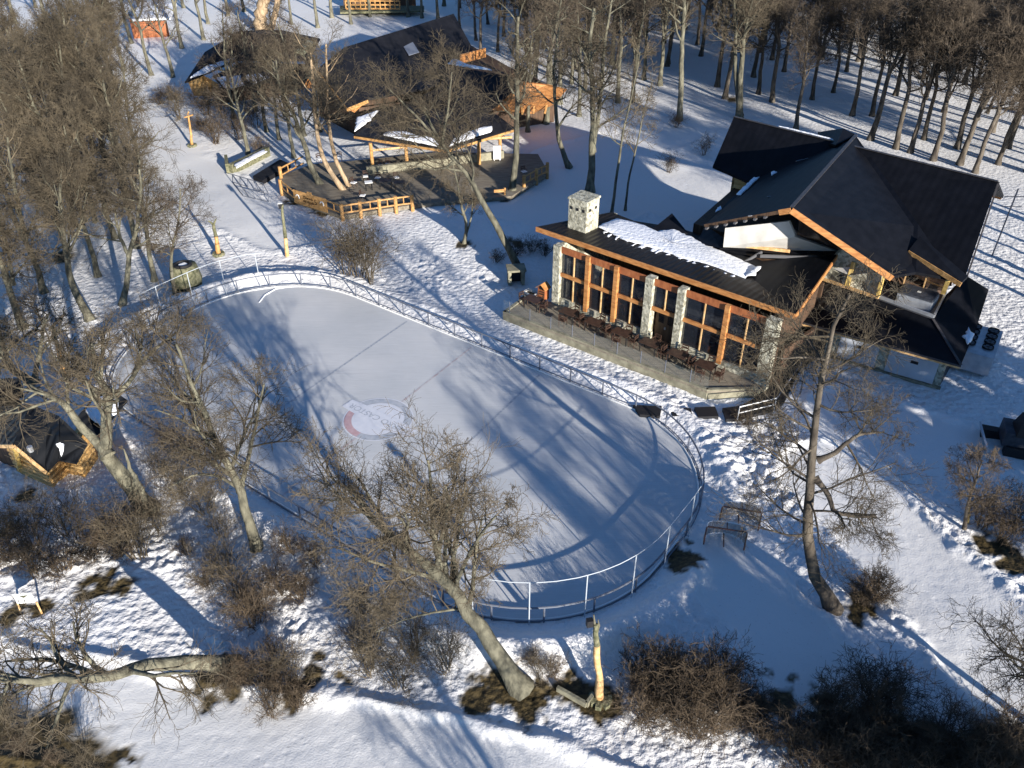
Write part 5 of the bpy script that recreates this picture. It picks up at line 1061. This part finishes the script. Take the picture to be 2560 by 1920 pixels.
TMR = [(1150, 80), (1190, 100), (1220, 60), (1260, 90), (1240, 20), (1180, -5), (1200, 140), (1245, 130), (1290, 110), (1320, 150), (1340, 180), (1300, 60), (1360, 120), (1385, 90), (1415, 140), (1440, 170), (1490, 150), (1540, 170), (1470, 110), (1150, 20), (1280, 10), (1340, 40)]
forest('tall', 5, TMR, "brown crowned bare tree in the crowded wood above the chalet's orange gable", "wood above the orange gable", .75, .95)
forest('mid', 4, TOPM, "bare tree on the lit snow behind the chalet roofs", "trees behind the chalet", .8, 1.05)
MIDR = [(1340, 240), (1375, 215), (1400, 260), (1430, 210), (1460, 230), (1505, 200), (1545, 255), (1580, 255), (1610, 200), (1650, 215), (1320, 330), (1365, 310), (1448, 290), (1590, 130), (1530, 160)]
forest('mid', 4, MIDR, "bare tree in the stand between the orange chalet gable and the lodge", "trees between chalet and lodge")

# ------------------------------------------------------------------ shrubs
def shrub_proto(seed, hgt_, n, spread, mt):
    T = Tree(seed); cfg = dict(wob=.30, up=(0, .05, .05, .03, .02), levels=4, kids=(0, 5, 4, 3, 0), rmax=(1, .03, .016, .01, .008), rmin=.0075)
    for k in range(n):
        a = T.r.uniform(0, 6.28); tl = T.r.uniform(.05, spread); d = Vector((math.cos(a) * tl, math.sin(a) * tl, 1)).normalized(); p_ = Vector((math.cos(a), math.sin(a), 0)) * T.r.uniform(0, .35) * 1.0
        T.branch(p_ + Vector((0, 0, -.05)), d, hgt_ * T.r.uniform(.6, 1.05), .024, 1, cfg)
    me_ = tubes_mesh({**T.trunk, **T.crown}, "shrub", M[mt], (0, 0, 0)); return me_
SHR = [shrub_proto(500, 1.7, 16, .7, 'shrub'), shrub_proto(501, 2.3, 16, .6, 'shrub'), shrub_proto(502, 1.3, 14, .95, 'shrub'), shrub_proto(503, 2.6, 12, .5, 'twig')]
TH = shrub_proto(504, 2.0, 26, 1.0, 'shrub'); TH2 = shrub_proto(505, 1.5, 18, .9, 'shrub')
def shrubs(pts, label, group, s0=.8, s1=1.2, meshes=None, tint=0):
    for i, (u, v) in enumerate(pts):
        q = U(u, v); o = bpy.data.objects.new("shrub", rf.choice(meshes or SHR)); C.objects.link(o); o.location = (q.x, q.y, hz(q.x, q.y)); o.rotation_euler.z = rf.uniform(0, 6.28); s_ = rf.uniform(s0, s1); o.scale = (s_, s_, s_ * rf.uniform(.85, 1.1)); tag(o, label, "shrub", group)
shrubs([(900, 700), (925, 712), (868, 695)], "tall twiggy bush growing at the rink's far long side", "bush clump beside the rink", 1.35, 1.6, [SHR[3]])
shrubs([(90, 1375), (30, 1400), (190, 1350), (230, 1400), (90, 1440), (160, 1430), (270, 1340), (300, 1390), (-20, 1440), (350, 1400), (20, 1340), (330, 1345)], "brown leafless shrub in the thicket below the log cabin", "shrub thicket below the cabin")
shrubs([(400, 1330), (450, 1250), (500, 1180), (430, 1140), (470, 1380), (520, 1465), (560, 1430), (400, 1200), (600, 1500), (640, 1560), (620, 1540), (520, 1290), (560, 1350)], "thin bare shrub on the snow between the pale forked tree and the burr tree", "shrubs left of the rink", .6, .95)
shrubs([(700, 1480), (760, 1500), (900, 1620), (930, 1680), (1040, 1650), (900, 1540), (800, 1430), (1120, 1680), (1000, 1720), (730, 1400)], "brown shrub under the crown of the leaning tree in front of the rink", "shrubs under the leaning tree", .7, 1.05)
shrubs([(660, 1710), (700, 1730), (740, 1765), (690, 1670), (680, 1775), (730, 1700), (612, 1690), (575, 1722)], "brown shrub in the clump right of the toppled tree's root", "shrubs beside the toppled tree", .6, .85)
shrubs([(1350, 1700), (1385, 1690), (1330, 1670)], "small grey shrub between leaning trunk and crooked lamp post", "shrubs by the crooked lamp post", .4, .55)
shrubs([(1600, 1700), (1660, 1750), (1720, 1690), (1760, 1770), (1820, 1700), (1870, 1770), (1620, 1790), (1800, 1830), (1900, 1840), (1700, 1800), (1660, 1690), (1780, 1730), (1740, 1840), (1850, 1810)], "dense brown shrub in the round thicket below the hockey goals", "round shrub thicket", .85, 1.15, [TH, TH2, SHR[1]])
shrubs([(1990, 1850), (2060, 1800), (2130, 1870), (2210, 1820), (2290, 1880), (2370, 1850), (2450, 1900), (2520, 1870), (2020, 1930), (2120, 1950), (2240, 1950), (2360, 1960), (2480, 1970), (2580, 1930), (2180, 1760), (2560, 1990)], "dark brown shrub in the shaded thicket along the lower right edge", "lower right shrub thicket", .85, 1.15, [TH, TH2, SHR[1]])
shrubs([(2170, 1500), (2200, 1480), (2150, 1510)], "yellowish brown shrub behind the foot of the dark crooked tree", "shrubs at the crooked tree", .8, 1.0)
shrubs([(1760, 390), (1672, 430), (1690, 320), (1860, 1060)], "small dark shrub standing alone in the blue shade behind the restaurant", "lone shrubs in the shade", .5, .8)
shrubs([(430, 250), (450, 300), (500, 330), (540, 360), (600, 350), (400, 260), (560, 300), (520, 290), (640, 320), (650, 380)], "twiggy shrub on the bank above the upper snowy path", "shrubs above the upper path", 1.0, 1.5)
shrubs([(1290, 640), (1330, 630), (1360, 640), (1240, 655)], "thin twiggy shrub in the blue shade left of the restaurant", "shrubs left of the restaurant", .6, .8)
shrubs([(2500, 1360), (2540, 1330), (2450, 1320)], "thin dark shrub near the small tree on the right slope", "shrubs on the right slope", .7, 1.0)
shrubs([(-20, 1900), (60, 1880), (140, 1910), (220, 1930)], "low brush growing on the dark bank in the lower left corner", "brush on the corner bank", .35, .5)

# ------------------------------------------------------------------ unseen evergreens added off to the right to cast the long shade
def evergreen_mesh(seed, hgt_, rad):
    r_ = random.Random(seed); mb = MB(); n = 1500
    for k in range(n):
        f = r_.random() ** .8; z = .6 + f * (hgt_ - .8); rr = rad * (1 - f) ** .75 * r_.uniform(.35, 1.05) + .1; a = r_.uniform(0, 6.28)
        d = Vector((math.cos(a), math.sin(a), -.25)); e = Vector((-d.y, d.x, 0)) * r_.uniform(.3, .6); c = Vector((0, 0, z)) + d * rr; ln = r_.uniform(.5, 1.1)
        mb.quad(c - e, c + e, c + d * ln + e * .25, c + d * ln - e * .25)
    return mb
ev = empty("shade_evergreen", Vector((0, 0, 0)))
MB().tube([(0, 0, -.2), (0, 0, 7), (0, 0, 13)], [.3, .2, .05], 8).build("trunk", M['bark_dark'], ev); evergreen_mesh(3, 13.5, 3.4).build("crown", M['evergreen'], ev)
def st_(a, b): return (a * .857 - b * .515, a * .515 + b * .857)
EV = [(37.4, -6, .85, .85), (40.2, -8, .9, 1.0), (43.2, -5, .85, .9), (46.4, -7, 1.0, 1.0), (50, -4, 1.0, 1.0), (25.6, -2.2, .6, .28), (20.4, -1.5, .55, .42), (22.8, -2.0, .6, .45), (38.6, -12, .9, 1.0)]
for k, (a_, b_, s_) in enumerate(((19.6, -5, .95), (21.6, -8, 1.0), (24.4, -8, .9), (8.5, -2, .8))):
    x, y = st_(a_, b_); place_tree('left', k % 5, Vector((x, y, 0)), k * 1.1, s_, "bare tree just outside the photo's bottom edge, shading the near end of the rink", "bare trees below the photo's bottom edge")
for k, (a_, b_, s_, sz_) in enumerate(EV):
    x, y = st_(a_, b_); o = ev if k == 0 else copy_tree(ev); o.location = (x, y, 0); o.scale = (s_, s_, sz_); o.rotation_euler.z = k * 1.3; tag(o, "added dark evergreen shade caster just outside the photo's lower right edge", "tree", "added shade evergreens beyond the right edge")

scene.cycles.max_bounces = 6
